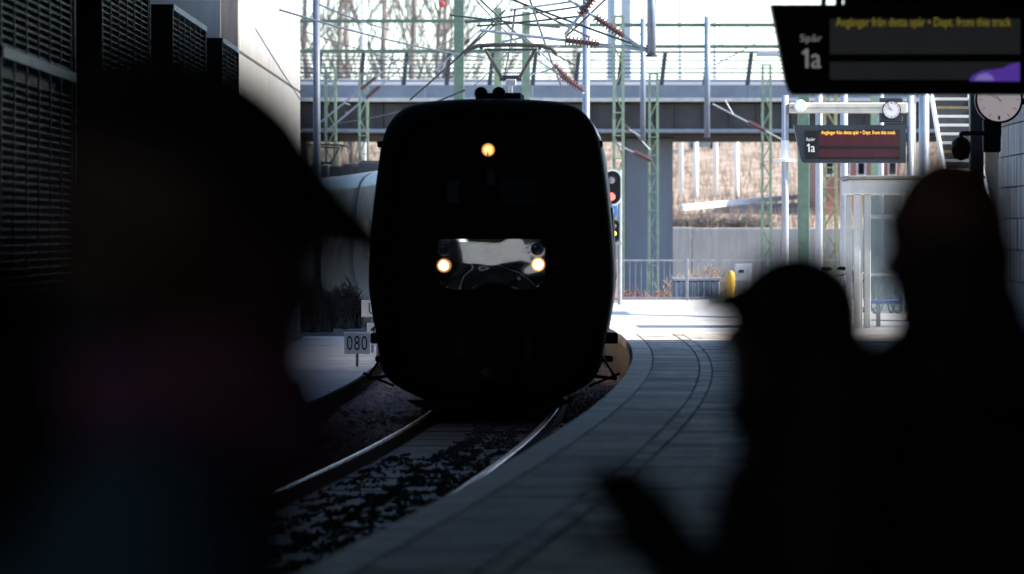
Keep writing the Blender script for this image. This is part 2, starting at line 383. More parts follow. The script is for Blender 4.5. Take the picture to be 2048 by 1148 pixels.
rwl = thing('block_wall', 'grey concrete block wall at the right edge below the clock', 'wall', off(50, WALLU, 0))
for i, z0 in enumerate([k * .46 for k in range(16)]):
    dd = 46.0 + (.6 if i % 2 else 0)
    while dd < 57.9:
        d1 = min(dd + 1.5, 57.9)
        a = [off(dd + .01, WALLU), off(d1 - .01, WALLU), off(d1 - .01, WALLU + .4), off(dd + .01, WALLU + .4)]
        jx = rnd.uniform(-.008, .008)
        MB().add([(p.x + jx, p.y, z0 + .012) for p in a] + [(p.x + jx, p.y, z0 + .45) for p in a], [(0, 3, 2, 1), (4, 5, 6, 7), (0, 1, 5, 4), (1, 2, 6, 5), (2, 3, 7, 6), (3, 0, 4, 7)]).build('wall_block', blockm, rwl)
        dd = d1
sweep([(WALLU + .03, .002), (WALLU + .03, 7.49), (WALLU + .38, 7.49), (WALLU + .38, .002)], frange(-45, 57.85, 2)).build('wall_core', walldark, rwl)
rm = MB(); rds = frange(-45, 57.6, 2.05); rl = [-4.22 + 5.4 * min(1, max(0, (q - 44) / 5)) if q > 31 else edge(q) - (edge(31) + 4.22) + (1.4 if q < 5 else 0) for q in rds]  # roof gap near the camera added to let skylight onto the people
rm.add([v for x, y in zip(rl, rds) for v in ((x, y, 7.5), (15, y, 7.5), (15, y, 8.05), (x, y, 8.05))],
       [(i * 4 + k, i * 4 + (k + 1) % 4, i * 4 + 4 + (k + 1) % 4, i * 4 + 4 + k) for i in range(len(rds) - 1) for k in range(4)] + [(0, 1, 2, 3), tuple(len(rds) * 4 - 4 + k for k in (3, 2, 1, 0))])
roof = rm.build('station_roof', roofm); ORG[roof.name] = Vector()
for i in range(len(rds) - 1):  # unseen upstand added on the roof edge to keep sun off the left wall
    if rds[i] > 42:
        x0_, x1_, ya, yb2 = rl[i], rl[i + 1], rds[i] + .004, rds[i + 1] - .004
        MB().add([(x, y, z) for z in (8.052, 10.2) for x, y in ((x0_ + .01, ya), (x1_ + .01, yb2), (x1_ + .3, yb2), (x0_ + .3, ya))],
                 [(0, 3, 2, 1), (4, 5, 6, 7), (0, 1, 5, 4), (1, 2, 6, 5), (2, 3, 7, 6), (3, 0, 4, 7)]).build('added_sun_screen', roofm, roof); roof['label'] = 'dark concrete deck covering the near part of the platform'; roof['category'] = 'roof'

sb = thing('reflection_backdrop', 'unseen tan backdrop added behind the camera to block sky and tint reflections', 'building', (-12, -80, -.98))  # added out of view: hides sky and gives the lamp panel a tan reflection
tanr = M('tan backdrop render', (.56, .48, .40), .85, var=.2, scale=.6)
MB().box(-40, 22, -92, -80, -.98, 9.0).build('wall', tanr, sb)
MB().bbox(-40.5, 22.5, -92.5, -79.5, 9.001, 9.6, .05).build('roof', darksteel, sb)  # top of the added backdrop
for k in range(4):
    for z in (5.4,):
        x = -36 + k * 15; w = MB().box(x, x + 1.6, -79.995, -79.93, z, z + 2.2).build('window', whitep, sb)
        MB().box(x + .1, x + 1.5, -79.925, -79.91, z + .1, z + 2.1).build('pane', glassdark, w)

# ------------------------------------------------------------------ the train
FD = 46.8; S = 164.1
prof_r = [(0, 3.27), (.45, 3.26), (.93, 3.215), (1.14, 3.10), (1.29, 2.87), (1.355, 2.51), (1.445, 1.72), (1.488, 1.05), (1.445, .685), (1.37, .28), (1.335, -.0), (1.25, -.17), (1.08, -.29), (.75, -.44)]
def smooth_prof(p, n=2):
    for _ in range(n):
        q = [p[0]]
        for a, b in zip(p, p[1:]): q += [(a[0] * .75 + b[0] * .25, a[1] * .75 + b[1] * .25), (a[0] * .25 + b[0] * .75, a[1] * .25 + b[1] * .75)]
        p = q + [p[-1]]
    return p
half = [(x * 1.012, z) for x, z in smooth_prof(prof_r)]
ring = [(x, z) for x, z in half] + [(-x, z) for x, z in half[::-1][:-1]]      # closed, starts at top centre
def scaled(rg, sx, sz, zc=1.4): return [(x * sx, zc + (z - zc) * sz) for x, z in rg]
train = thing('electric_train', 'black fronted electric train with two lit headlamps curving into the platform', 'train', off(FD, TC, ZR))
FC = off(FD, TC)          # front centre
fs_ = slope(FD)
def trp(u, z, dep=0.):    # point on the train front: u right of centre, dep metres behind the front plane
    k = 1 / math.sqrt(1 + fs_ * fs_)
    return Vector((FC.x + u * k + dep * fs_ * k, FC.y - u * fs_ * k + dep * k, z))
cars = ((FD + .35, FD + 25.6), (FD + 26.3, FD + 51.6), (FD + 52.3, FD + 78))
rr = [p for p in ring]
for ci, (a, b) in enumerate(cars):
    ds = frange(a, b, 1.2)
    body = sweep([(TC + x, z) for x, z in rr], ds).build('coach_body', trainside, train, smooth=True)
    top = [(TC + x * 1.003, z + .006) for x, z in half if z > 2.8]
    rt = [(TC - x * 1.003, z + .006) for x, z in half if z > 2.8]
    sweep(rt[::-1] + top[1:], ds[:], closed=False).build('roof_skin', trainroof, body, smooth=True)
    for s in (-1, 1):
        nwin = 9
        for k in range(nwin):
            w0 = a + 2.2 + k * (b - a - 4) / nwin; w1 = w0 + 1.55
            u = TC + s * 1.47
            pts = [off(w0, TC + s * 1.462, 1.95), off(w1, TC + s * 1.462, 1.95), off(w1, TC + s * 1.502, 1.02), off(w0, TC + s * 1.502, 1.02)]
            inn = [off(w0, TC + s * 1.3, 1.95), off(w1, TC + s * 1.3, 1.95), off(w1, TC + s * 1.3, 1.02), off(w0, TC + s * 1.3, 1.02)]
            MB().add(pts + inn, [(0, 1, 2, 3), (4, 7, 6, 5), (0, 4, 5, 1), (1, 5, 6, 2), (2, 6, 7, 3), (3, 7, 4, 0)]).build('window', glassdark, body)
    if ci:
        for k in range(int((b - a - 1) / .7)):
            w = a + .6 + k * .7; sweep([(u_, z_ + .02) for u_, z_ in rt[::-1] + top[1:]] + [(u_, z_ - .03) for u_, z_ in (rt[::-1] + top[1:])[::-1]], [w, w + .16]).build('roof_rib', M('pale roof rib', (.62, .66, .70), .35, .4), body)
        for s in (-1, 1):
            for k in range(8):
                w = a + .6 + k * 3.4
                sweep([(TC + s * 1.38, 1.97), (TC + s * 1.434, 1.97), (TC + s * 1.374, 2.51), (TC + s * 1.325, 2.78), (TC + s * 1.25, 2.78)], [w, w + .05]).build('seam', darksteel, body)
# gangway bellows
for g0, g1 in ((FD + 25.62, FD + 26.28), (FD + 51.62, FD + 52.28)):
    sweep([(TC + x, z) for x, z in scaled(rr, .93, .93)], [g0, g1]).build('gangway', black, train)
# rubber front ring: thick rounded frame, recessed front wall inside it
def front_ring(dep_list):   # list of (scale x, scale z, depth)
    mb = MB(); n = len(rr); vs = []; fs = []
    for sx, sz, dp in dep_list:
        for x, z in scaled(rr, sx, sz): vs.append(trp(x, z, dp))
    for i in range(len(dep_list) - 1):
        for k in range(n): fs.append((i * n + k, i * n + (k + 1) % n, (i + 1) * n + (k + 1) % n, (i + 1) * n + k))
    return mb, vs, fs, n
lst = [(1.0, 1.0, .36), (1.004, 1.003, .22), (.995, .997, .10), (.975, .984, .03), (.93, .955, 0), (.86, .91, .0), (.82, .885, .04), (.80, .87, .12)]
mb, vs, fs, n = front_ring(lst); mb.add(vs, fs); mb.build('front_rubber_ring', black, train, smooth=True)
mb, vs, fs, n = front_ring([(.805, .873, .11)]); mb.add(vs, [tuple(range(n))]); fp = mb.build('front_panel', blackp, train)
def fbox(u0, u1, z0, z1, d0, d1, b=0.):
    p = [trp(u0, z0, d0), trp(u1, z0, d0), trp(u1, z0, d1), trp(u0, z0, d1), trp(u0, z1, d0), trp(u1, z1, d0), trp(u1, z1, d1), trp(u0, z1, d1)]
    return MB().add(p, [(0, 3, 2, 1), (4, 5, 6, 7), (0, 1, 5, 4), (1, 2, 6, 5), (2, 3, 7, 6), (3, 0, 4, 7)])
def fu(px): return (px - 978) / S
def fz(py): return EYE + (HY - py) / S
# driver's window with things behind it, wiper
win = fbox(fu(858), fu(1105), fz(428), fz(325), .085, .13).build('windscreen', M('near black windscreen', (.003, .003, .004), .35, var=.1, spec=.12), train)
for (x0, x1, y0, y1, m) in ((892, 915, 405, 360, (.05, .05, .052)), (972, 988, 370, 338, (.055, .055, .057)), (1000, 1070, 408, 356, (.018, .018, .02))):
    fbox(fu(x0), fu(x1), fz(y0), fz(y1), .078, .084).build('dash_sticker', M('sticker %d' % x0, m, .8), win)
MB().tube([trp(fu(930), fz(432), .07), trp(fu(950), fz(380), .065), trp(fu(962), fz(345), .065)], .012).build('wiper', black, win)
# mirror-like headlamp panel: rounded trapezoid, gently bulged and rippled
def rrect(x0, x1, y0, y1, rt, rb, n=7):
    pts = []
    for cx, cy, a0, r in ((x1 - rb, y1 - rb, 0, rb), (x0 + rb, y1 - rb, 90, rb), (x0 + rt, y0 + rt, 180, rt), (x1 - rt, y0 + rt, 270, rt)):
        for k in range(n + 1):
            a = R(a0 + 90 * k / n); pts.append((cx + r * math.cos(a), cy + r * math.sin(a)))
    return pts
NX, NY = 64, 34; x0, x1, y0_, y1_ = 873, 1089, 478, 579
vs = []; fs = []
def inpoly(px, py):
    r = 34 if py > 528 else 8
    cx = min(max(px, x0 + r), x1 - r); cy = min(max(py, y0_ + r), y1_ - r)
    q = Vector((px - cx, py - cy)); L = q.length
    if L > r: q *= r / L
    return cx + q.x, cy + q.y
for j in range(NY + 1):
    for i in range(NX + 1):
        px = x0 + (x1 - x0) * i / NX; py = y0_ + (y1_ - y0_) * j / NY
        qx, qy = inpoly(px, py); s = (qx - 981) / 108; t = (qy - 528) / 50
        bulge = .010 * (1 - s * s) + .006 * (1 - t * t) - .030 * math.exp(-(((qx - 990) / 42) ** 2 + ((qy - 590) / 34) ** 2))
        rip = .0036 * noise.noise(Vector((s * 1.9, t * 1.5, 3.3))) + .0005 * noise.noise(Vector((s * 4.6, t * 2.2, 1.3)))
        vs.append(trp(fu(qx), fz(qy), .05 - bulge - rip))
for j in range(NY):
    for i in range(NX):
        a = j * (NX + 1) + i; fs.append((a, a + 1, a + NX + 2, a + NX + 1))
MB().add(vs, fs).build('headlamp_panel', chrome, train, smooth=True)
fbox(fu(866), fu(1096), fz(586), fz(472), .055, .14).build('headlamp_housing', blackp, train)
def flamp(px, py, rpx, mat, rim, dep, name):
    c = trp(fu(px), fz(py), dep); r = rpx / S
    o = MB().lathe([(r * 1.0, .05), (r * 1.0, -.02), (r * .9, -.03), (r * .72, -.022)], c, 'Y', 24).build(name, rim, train, smooth=False)
    MB().lathe([(r * .70, .0), (r * .66, -.026), (r * .4, -.036), (r * .01, -.04)], c, 'Y', 24).build('lamp_lens', mat, o, smooth=True)
flamp(886, 531, 14, head_em, headrim, -.012, 'headlamp')
flamp(1075, 529, 14, head_em, headrim, -.012, 'headlamp')
lensoff = M('unlit lamp glass', (.25, .26, .28), .1, .6)
flamp(887, 499, 13, lensoff, steel, -.008, 'main_beam_lamp'); flamp(1073, 498, 13, lensoff, steel, -.008, 'main_beam_lamp')
flamp(974, 299, 13, top_em, headrim, .10, 'top_lamp')
ct = trp(fu(974), fz(303), .02); MB().bar(ct, ct + Vector((0, 0, -.07)), .014).build('lamp_bracket', black, train)
# lower front: coupler, apron, steps, plough struts
fbox(-.28, .28, -.35, .0, -.25, .3).build('coupler', blackp, train)
MB().lathe([(.16, 0), (.16, -.25), (.11, -.3), (.05, -.42)], trp(0, -.16, -.2), 'Y', 16).build('coupler_head', blackp, train)
MB().prism([(FC.x - 1.02, -.42), (FC.x + 1.02, -.42), (FC.x + .78, -.54), (FC.x - .78, -.54)], FD + .1, FD + .35).build('snow_plough', blackp, train)
for u in (-.38, .47):
    fbox(u - .05, u + .05, .10, .34, .075, .16).build('marker_plate', M('grey plate', (.035, .035, .036), .6), train)
for s in (-1, 1):
    t1 = trp(s * 1.28, .22, .5); t2 = trp(s * 1.54, -.17, .5); t3 = trp(s * 1.10, -.12, .5)
    MB().bar(t1, t2, .05, .03).bar(t2, t3, .06, .04).bar(trp(s * 1.2, -.26, .4), trp(s * 1.58, -.10, .4), .05, .03).build('step_bracket', blackp, train)
    us = 1.50 if s > 0 else 1.40
    MB().bbox(FC.x + s * us - .10, FC.x + s * us + .10, FD + 1.2, FD + 1.7, .24, .38, .02).build('cab_step', blackp, train)
    MB().bbox(FC.x + s * (us - .06) - .09, FC.x + s * (us - .06) + .09, FD + .9, FD + 1.4, .02, .10, .02).build('cab_step', blackp, train)
    MB().bbox(trp(s * 1.34, 0).x - .05, trp(s * 1.34, 0).x + .05, FD + .5, FD + .6, 2.68, 2.76, .01).build('roof_marker', blackp, train)
for k, dd in enumerate((FD + 3.0, FD + 5.6)):
    c = off(dd, TC, -.14)
    for s in (-1, 1):
        MB().lathe([(.44, -.065), (.44, .03), (.47, .03), (.47, .065), (.1, .09)], off(dd, TC + s * .75, -.13), 'X', 28).build('wheel', darksteel, train)
    MB().tube([off(dd, TC - .8, -.13), off(dd, TC + .8, -.13)], .08, 10).build('axle', darksteel, train)
MB().bbox(FC.x - 1.0, FC.x + 1.0, FD + 2.2, FD + 6.4, -.3, .0, .04).build('bogie_frame', blackp, train)
# roof box with two horns above the cab, then the pantograph
fbox(fu(945), fu(1036), 3.2, fz(182), .5, 1.6).build('roof_box', black, train)
for px in (957, 993):
    MB().lathe([(.075, -.15), (.085, 0), (.075, .1), (.02, .2)], trp(fu(px), fz(184), .4), 'Y', 14).build('horn', black, train)
def pantograph(dd, ztop, zb, parent, nm):
    base = off(dd, TC, zb); top = off(dd, TC, ztop); g = MB
    p = g().tube([base + Vector((-.45, -.6, .14)), base + Vector((.45, -.6, .14)), base + Vector((.45, .6, .14)), base + Vector((-.45, .6, .14)), base + Vector((-.45, -.6, .14))], .035).build(nm, darksteel, parent)
    for sx in (-.45, .45):
        for sy in (-.6, .6):
            g().lathe([(.05, 0), (.07, .03), (.04, .05), (.07, .08), (.04, .10), (.05, .13)], base + Vector((sx, sy, -.0)), 'Z', 10).build('insulator', insul, p)
    zk = ztop - .56; elbow = Vector((base.x, base.y + 1.3, zb + .55))
    g().tube([base + Vector((0, -.5, .16)), elbow], [.06, .05], 8).build('lower_arm', steel, p)
    g().tube([elbow, Vector((base.x, base.y + .12, zk))], [.045, .035], 8).build('middle_arm', steel, p)
    g().bbox(base.x - .09, base.x + .10, base.y - .02, base.y + .2, zk - .14, zk - .02, .02).build('knuckle', steel, p)
    for sx in (-1, 1):
        a = Vector((base.x + sx * .15, base.y + .08, zk)); b = Vector((base.x + sx * .43, base.y, ztop - .07))
        g().tube([a, b], .034, 8).build('upper_arm', M('pantograph arm paint', (.10, .09, .068), .45, .3), p)
    g().tube([Vector((base.x - .19, base.y + .1, zk)), Vector((base.x + .19, base.y + .1, zk))], .048, 8).build('cross_tube', darksteel, p)
    g().tube([Vector((base.x - .45, base.y, ztop - .075)), Vector((base.x + .45, base.y, ztop - .075))], .022, 8).build('head_tube', darksteel, p)
    for dy in (-.18, .18):
        pts = [Vector((base.x + x, base.y + dy, ztop + z)) for x, z in ((-.80, -.15), (-.70, -.06), (-.56, -.012), (-.3, .004), (0, .008), (.3, .004), (.56, -.012), (.70, -.06), (.80, -.15))]
        g().tube(pts, .030, 6).build('contact_strip', M('carbon strip', (.06, .055, .045), .5, .3), p)
    for sx in (-.5, .5): g().bar(Vector((base.x + sx, base.y - .2, ztop - .05)), Vector((base.x + sx, base.y + .2, ztop - .05)), .05).build('head_bracket', darksteel, p)
    return p
pantograph(66, 4.86, 3.28, train, 'pantograph')
pantograph(118, 4.35, 3.28, train, 'pantograph')
for k in range(9):
    dd = 104 + k * 1.5; c = off(dd, TC + rnd.uniform(-.6, .4), 3.24); h = rnd.uniform(.25, .55)
    MB().bbox(c.x - .35, c.x + .35, c.y - .35, c.y + .35, 3.2, 3.2 + h, .04).build('roof_equipment', darksteel, train)
    MB().lathe([(.05, 0), (.09, .06), (.05, .1), (.09, .16), (.05, .2), (.09, .26), (.04, .3)], Vector((c.x + .45, c.y, 3.2 + .05)), 'Z', 8).build('insulator', insul, train)
for k, (dd, u) in enumerate(((55, -.6), (60, .5), (74, -.5), (76, .6))):
    MB().tube([off(dd - 2.2, TC + u, 3.28), off(dd - 1.2, TC + u, 3.42), off(dd + 1.2, TC + u, 3.42), off(dd + 2.2, TC + u, 3.28)], .03).build('roof_cable', steel, train)

# ------------------------------------------------------------------ signs and clocks
def platform_sign(d, px0, px1, py0, py1, label, near):
    k = FPX / d; x0 = XX(px0, d); x1 = XX(px1, d); z0 = ZZ(py1, d); z1 = ZZ(py0, d); w = x1 - x0; h = z1 - z0
    t = thing('departure_display', label, 'display', ((x0 + x1) / 2, d, z0), 'track displays hanging over the platform')
    poly = [(x0, z1), (x1, z1), (x1, z0), (x0 + .085 * w, z0), (x0 + .070 * w, z0 + .04 * h), (x0 + .055 * w, z0 + .16 * h), (x0 + .022 * w, z0 + .68 * h)]
    MB().prism(poly, d, d + .22).build('housing', signbody if not near else M('near sign housing', (.012, .013, .016), .4, var=.1), t)
    fx = lambda f: x0 + f * w; fzz = lambda f: z1 - f * h
    bl = M('black sign face', (.006, .006, .008), .35)
    MB().box(fx(.10), fx(.205), d - .008, d - .001, fzz(.90), fzz(.15)).build('track_number_panel', bl, t)
    sm = scr_near if near else scr_far
    MB().box(fx(.215), fx(.945), d - .008, d - .001, fzz(.90), fzz(.13)).build('screen_frame', bl, t)
    MB().box(fx(.22), fx(.94), d - .012, d - .0085, fzz(.555), fzz(.16)).build('screen', sm, t)
    MB().box(fx(.22), fx(.94), d - .012, d - .0085, fzz(.84), fzz(.64)).build('screen', sm, t)
    wt = M('sign white lettering shaded', (.42, .42, .42), .5, emit=(.95, .97, 1), es=.06) if near else signwhite  # near white letters greyed to stand for shade; faint emission keeps them readable
    text('Sp\u00e5r', fx(.108), fx(.190), fzz(.44), fzz(.335), d - .012, wt, t)
    numeral_one(fx(.115), fx(.139), fzz(.71), fzz(.495), d - .012, wt, t); text('a', fx(.150), fx(.187), fzz(.713), fzz(.555), d - .012, wt, t)
    text('Avg\u00e5ngar fr\u00e5n detta sp\u00e5r \u2022 Dept. from this track', fx(.243), fx(.905), fzz(.275), fzz(.145), d - .0135, led_dim if near else led_far, t)
    return t, fx, fzz
t, fx, fzz = platform_sign(30.2, 1543, 2072, 9, 188, 'large near black display reading track 1a at top right', True)
yy = 30.2 - .0125
for mt, pts in ((purple_refl, [(1938, 162), (1945, 150), (1965, 141), (1990, 139), (2005, 136), (2022, 128), (2039, 125), (2039, 163)]),
                (purple_refl2, [(1948, 161), (1956, 150), (1972, 146), (1984, 152), (1988, 161)])):
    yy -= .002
    MB().prism([(XX(a, 30.2), ZZ(b, 30.2)) for a, b in pts], yy, yy + .0015).build('purple_reflection', mt, t)  # glowing patch shaped as a purple reflection in the display
for px in (1680, 1960):
    x = XX(px, 30.2); MB().tube([(x, 30.31, ZZ(10 if px < 1690 else -39, 30.2)), (x, 30.31, 7.5)], .03, 8).build('hanger_rod', blackp, t)
MB().bbox(XX(1692, 30.2), XX(2110, 30.2), 30.25, 30.45, ZZ(8, 30.2), ZZ(-40, 30.2), .01).build('hanging_beam', blackp, t)
for px, w in ((1650, 10),):
    x = XX(px, 30.2); MB().bbox(x - w / 508, x + w / 508, 30.28, 30.4, ZZ(8, 30.2), ZZ(-6, 30.2), .01).build('mounting_clip', whitep, t)
dF = 71.8
t, fx, fzz = platform_sign(dF, 1588, 1812, 250, 326, 'smaller far display with red screen reading track 1a outdoors', False)
for px in (1640, 1760):
    x = XX(px, dF); MB().tube([(x, dF + .1, ZZ(251, dF)), (x, dF + .1, ZZ(224, dF))], .025, 8).build('hanger_rod', steel, t)
# sign gantry that carries the far display
polem_ = M('grey gantry paint', (.36, .37, .40), .45, .1, var=.1)
ga = thing('sign_gantry', 'white steel gantry with cream beam above the far display', 'gantry', (XX(1570, dF), dF + .1, 0))
for px in (1571, 1822):
    x = XX(px, dF); MB().tube([(x, dF + .1, .001), (x, dF + .1, ZZ(190, dF))], .066, 14).build('post', polem_, ga, smooth=True)
MB().lathe([(.22, 0), (.22, .05), (.09, .06), (.075, .4)], (XX(1571, dF), dF + .1, 1.62 + 1.35), 'Z', 12).build('loudspeaker_horn', whitep, ga)
zb0, zb1 = ZZ(226, dF), ZZ(205, dF)
MB().bbox(XX(1578, dF), XX(1816, dF), dF + .0, dF + .2, zb0, zb1, .02).build('beam', cream, ga)
MB().box(XX(1579, dF), XX(1762, dF), dF - .02, dF - .003, (zb0 + zb1) / 2 - .01, (zb0 + zb1) / 2 + .012).build('cable_tray_lip', M('beam lip', (.36, .31, .25), .6), ga)
MB().lathe([(.10, -.12), (.12, 0), (.09, .05)], (XX(1600, dF), dF - .05, ZZ(212, dF)), 'Y', 14).build('lamp', whitep, ga)
def clock(cx, cy, d, rpx, label, back):
    k = d / FPX; c = Vector((XX(cx, d), d, ZZ(cy, d))); r = rpx * k
    t = thing('station_clock', label, 'clock', c)
    if back: MB().bbox(c.x - 1.38 * r, c.x + 1.38 * r, d + .03, d + .2, c.z - 1.45 * r, c.z + 1.45 * r, .02).build('housing', signbody, t)
    MB().lathe([(r * 1.08, .14), (r * 1.09, -.02), (r * 1.0, -.03), (r * .985, .0)], c, 'Y', 40).build('rim', blackp, t, smooth=False)
    MB().lathe([(r * .99, .01), (r * .99, -.004), (r * .01, -.006)], c, 'Y', 40).build('dial', clockface, t)
    for h in range(12):
        a = h * math.pi / 6; v = Vector((math.sin(a), 0, math.cos(a)))
        MB().bar(c + v * r * .74 + Vector((0, -.010, 0)), c + v * r * .92 + Vector((0, -.010, 0)), r * .09, .004).build('hour_mark', inkm, t)
    for a, L, w in ((R(-62), .62, .11), (R(-35), .88, .08)):
        v = Vector((math.sin(a), 0, math.cos(a)))
        MB().bar(c - v * r * .12 + Vector((0, -.016, 0)), c + v * r * L + Vector((0, -.016, 0)), r * w, .004).build('clock_hand', inkm, t)
    return t, c, r
t, c, r = clock(1998, 199, 50, 44, 'round white station clock with black rim beside the block wall', False)
wx = off(50, WALLU).x
MB().bbox(c.x - .2, c.x + .03, 50.02, 50.12, c.z - r - .40, c.z - r + .03, .02).build('bracket_box', blackp, t)
MB().bbox(c.x + .032, wx - .002, 50.14, 50.2, c.z - .06, c.z + .02, .01).build('wall_arm', blackp, t)
MB().bbox(c.x - .05, c.x + .05, 50.12, 50.2, c.z - r - .2, c.z + .2, .01).build('stem', blackp, t)
clock(1783, 220, dF, 17, 'small white clock in a dark square box on the far gantry', True)
# camera pod on an arm under the clock
cp = thing('camera_pod', 'black surveillance camera pod on an arm left of the clock bracket', 'camera', P(1922, 300, 50))
q = P(1922, 296, 50)
MB().lathe([(.02, -.16), (.10, -.12), (.13, -.02), (.12, .08), (.05, .14)], q, 'Z', 18).build('pod', blackp, cp, smooth=True)
MB().bar(q + Vector((0, .0, .12)), Vector((q.x, 50.0, q.z + .2)), .05).bar(Vector((q.x, 50, q.z + .19)), Vector((c.x - .2, 50.06, q.z + .19)), .06).build('arm', blackp, cp)
col = thing('steel_column', 'blue grey steel column between the stair and the clock', 'column', (XX(1951, 57), 56.9, 0))
x = XX(1951, 57); MB().bbox(x - .10, x + .10, 56.8, 57.0, .02, 7.49, .015).build('shaft', darksteel, col); MB().bbox(x - .17, x + .17, 56.73, 57.07, .001, .022, .004).build('base_plate', steel, col)

# ------------------------------------------------------------------ stair, shelter, bicycles beyond the hall
st = thing('outdoor_stair', 'white edged outdoor stair seen head-on right of the far display', 'stair', (XX(1900, 76), 70, 0))
xs0, xs1 = XX(1866, 76), XX(1940, 76)
wood = M('brown wood tread', (.22, .16, .08), .7)
for k in range(28):
    z = .18 * (k + 1); y = 70 + k * .26
    MB().box(xs0 + .03, xs1 - .03, y, y + .28, z - .055, z).build('tread', wood if k % 5 == 2 else cream, st)
    MB().box(xs0 + .035, xs1 - .035, y + .245, y + .258, z + .0015, z + .123).build('riser', darksteel, st)
for x in (xs0, xs1):
    MB().bar((x, 69.9, .0), (x, 70 + 28 * .26, 5.05), .05, .22).build('stringer', whitep, st)
MB().box(xs0 - .1, xs1 + .1, 77.3, 80, 4.92, 5.06).build('landing', cream, st)
for x in (xs0, xs1): MB().tube([(x, 79.8, 0.001), (x, 79.8, 4.92)], .06, 8).build('post', steel, st)

dS = 66.0
sh = thing('waiting_shelter', 'pale grey framed glass waiting shelter beside the bald man', 'shelter', (XX(1760, dS), dS, 0))
x0s, x1s = XX(1707, dS), XX(1707, dS) + 2.1
def glassmat():
    m = bpy.data.materials.new('shelter glass'); m.use_nodes = True; nt = m.node_tree; b = nt.nodes['Principled BSDF']
    tr = nt.nodes.new('ShaderNodeBsdfTransparent'); tr.inputs[0].default_value = (.88, .92, .93, 1); mx = nt.nodes.new('ShaderNodeMixShader')
    b.inputs['Base Color'].default_value = (.5, .55, .57, 1); b.inputs['Roughness'].default_value = .08
    mx.inputs[0].default_value = .22; nt.links.new(tr.outputs[0], mx.inputs[1]); nt.links.new(b.outputs[0], mx.inputs[2])
    nt.links.new(mx.outputs[0], nt.nodes['Material Output'].inputs[0]); return m
glass = glassmat()
palegrey = M('pale grey aluminium', (.58, .58, .56), .45, .1, var=.08)
for x in (x0s + .06, x0s + .24, x1s - .06):
    for y in (dS, dS + 1.6): MB().bbox(x - .055, x + .055, y - .055, y + .055, .001, 2.3, .01).build('post', palegrey, sh)
MB().bbox(x0s - .05, x1s + .1, dS - .12, dS + 1.75, 2.302, 2.56, .02).build('roof_fascia', palegrey, sh)
MB().bbox(x0s - .12, x1s + .15, dS - .2, dS + 1.85, 2.562, 2.62, .015).build('roof_sheet', M('shelter roof', (.2, .19, .17), .7), sh)
for k in range(3):
    a = x0s + .32 + k * .56
    MB().box(a, a + .52, dS - .012, dS + .0, .25, 2.28).build('pane', glass, sh)
    MB().box(a, a + .52, dS + 1.588, dS + 1.6, .25, 2.28).build('pane', glass, sh)
    MB().box(a + .525, a + .555, dS - .02, dS + .02, .25, 2.30).build('glazing_bar', whitep, sh)
MB().box(x0s + .3, x1s - .12, dS - .02, dS + .02, 1.88, 1.95).build('transom', palegrey, sh)
MB().box(x0s + .3, x1s - .12, dS - .02, dS + .02, .90, .94).build('transom', palegrey, sh)
MB().bbox(x0s + .4, x1s - .2, dS + .9, dS + 1.3, .40, .46, .01).build('bench', M('blue seat', (.05, .12, .45), .5), sh)
for x in (x0s + .5, x1s - .4): MB().box(x, x + .06, dS + 1.0, dS + 1.2, .001, .40).build('bench_leg', steel, sh)
pb = thing('concrete_block', 'low pale concrete block at the foot of the shelter', 'block', (XX(1690, 67), 67, 0))
MB().bbox(XX(1675, 67), XX(1703, 67), 66.6, 67.4, .001, .36, .03).build('body', M('pale block', (.55, .53, .49), .8), pb)
MB().bbox(XX(1677, 67), XX(1701, 67), 66.65, 67.35, .361, .39, .01).build('cap', M('block cap', (.42, .40, .37), .8), pb)
# bicycles parked beyond
def bicycle(x, y, rot, label, m):
    t = thing('bicycle', label, 'bicycle', (x, y, 0), 'bicycles parked beyond the shelter')
    t.rotation_euler = (0, 0, rot)
    T = lambda a, b: Vector((x + a, y, b))
    for a in (-.52, .52):
        w = MB().tube([T(a + .33 * math.cos(k * math.pi / 12), .345 + .33 * math.sin(k * math.pi / 12)) for k in range(25)], .018, 6, cap=False).build('wheel', black, t)
        sp = MB()
        for k in range(10): sp.tube([T(a, .345), T(a + .32 * math.cos(k * math.pi / 5), .345 + .32 * math.sin(k * math.pi / 5))], .003, 4)
        sp.build('spokes', steel, w)
    f = MB(); bb = T(-.06, .30); seat = T(-.2, .82); head = T(.36, .80)
    for a, b in ((bb, seat), (bb, head + Vector((0, 0, -.12))), (seat + Vector((.02, 0, -.08)), head), (T(-.52, .345), bb), (T(-.52, .345), seat + Vector((.02, 0, -.08))), (head + Vector((.0, 0, .08)), T(.52, .345))): f.tube([a, b], .02, 6)
    f.build('frame', m, t)
    MB().ico(T(-.22, .90), .12, 2, 0, (1.1, .6, .35)).build('saddle', black, t)
    MB().tube([Vector((x + .34, y - .28, .98)), Vector((x + .40, y - .1, 1.0)), Vector((x + .40, y + .1, 1.0)), Vector((x + .34, y + .28, .98))], .016, 6).build('handlebar', steel, t)
    MB().tube([T(.36, .82), T(.39, 1.0)], .016, 6).build('stem', steel, t)
bicycle(XX(1672, 79), 79, R(20), 'dark bicycle parked nearest the green post', darksteel)
bicycle(XX(1700, 80.2), 80.2, R(35), 'bicycle parked second from the green post', M('grey bike', (.2, .2, .22), .4))
bicycle(XX(1775, 78), 78, R(60), 'dark bicycle seen through the shelter glass', black)
bicycle(XX(1796, 79.2), 79.2, R(70), 'blue bicycle seen through the shelter glass', M('blue bike', (.03, .1, .45), .4))

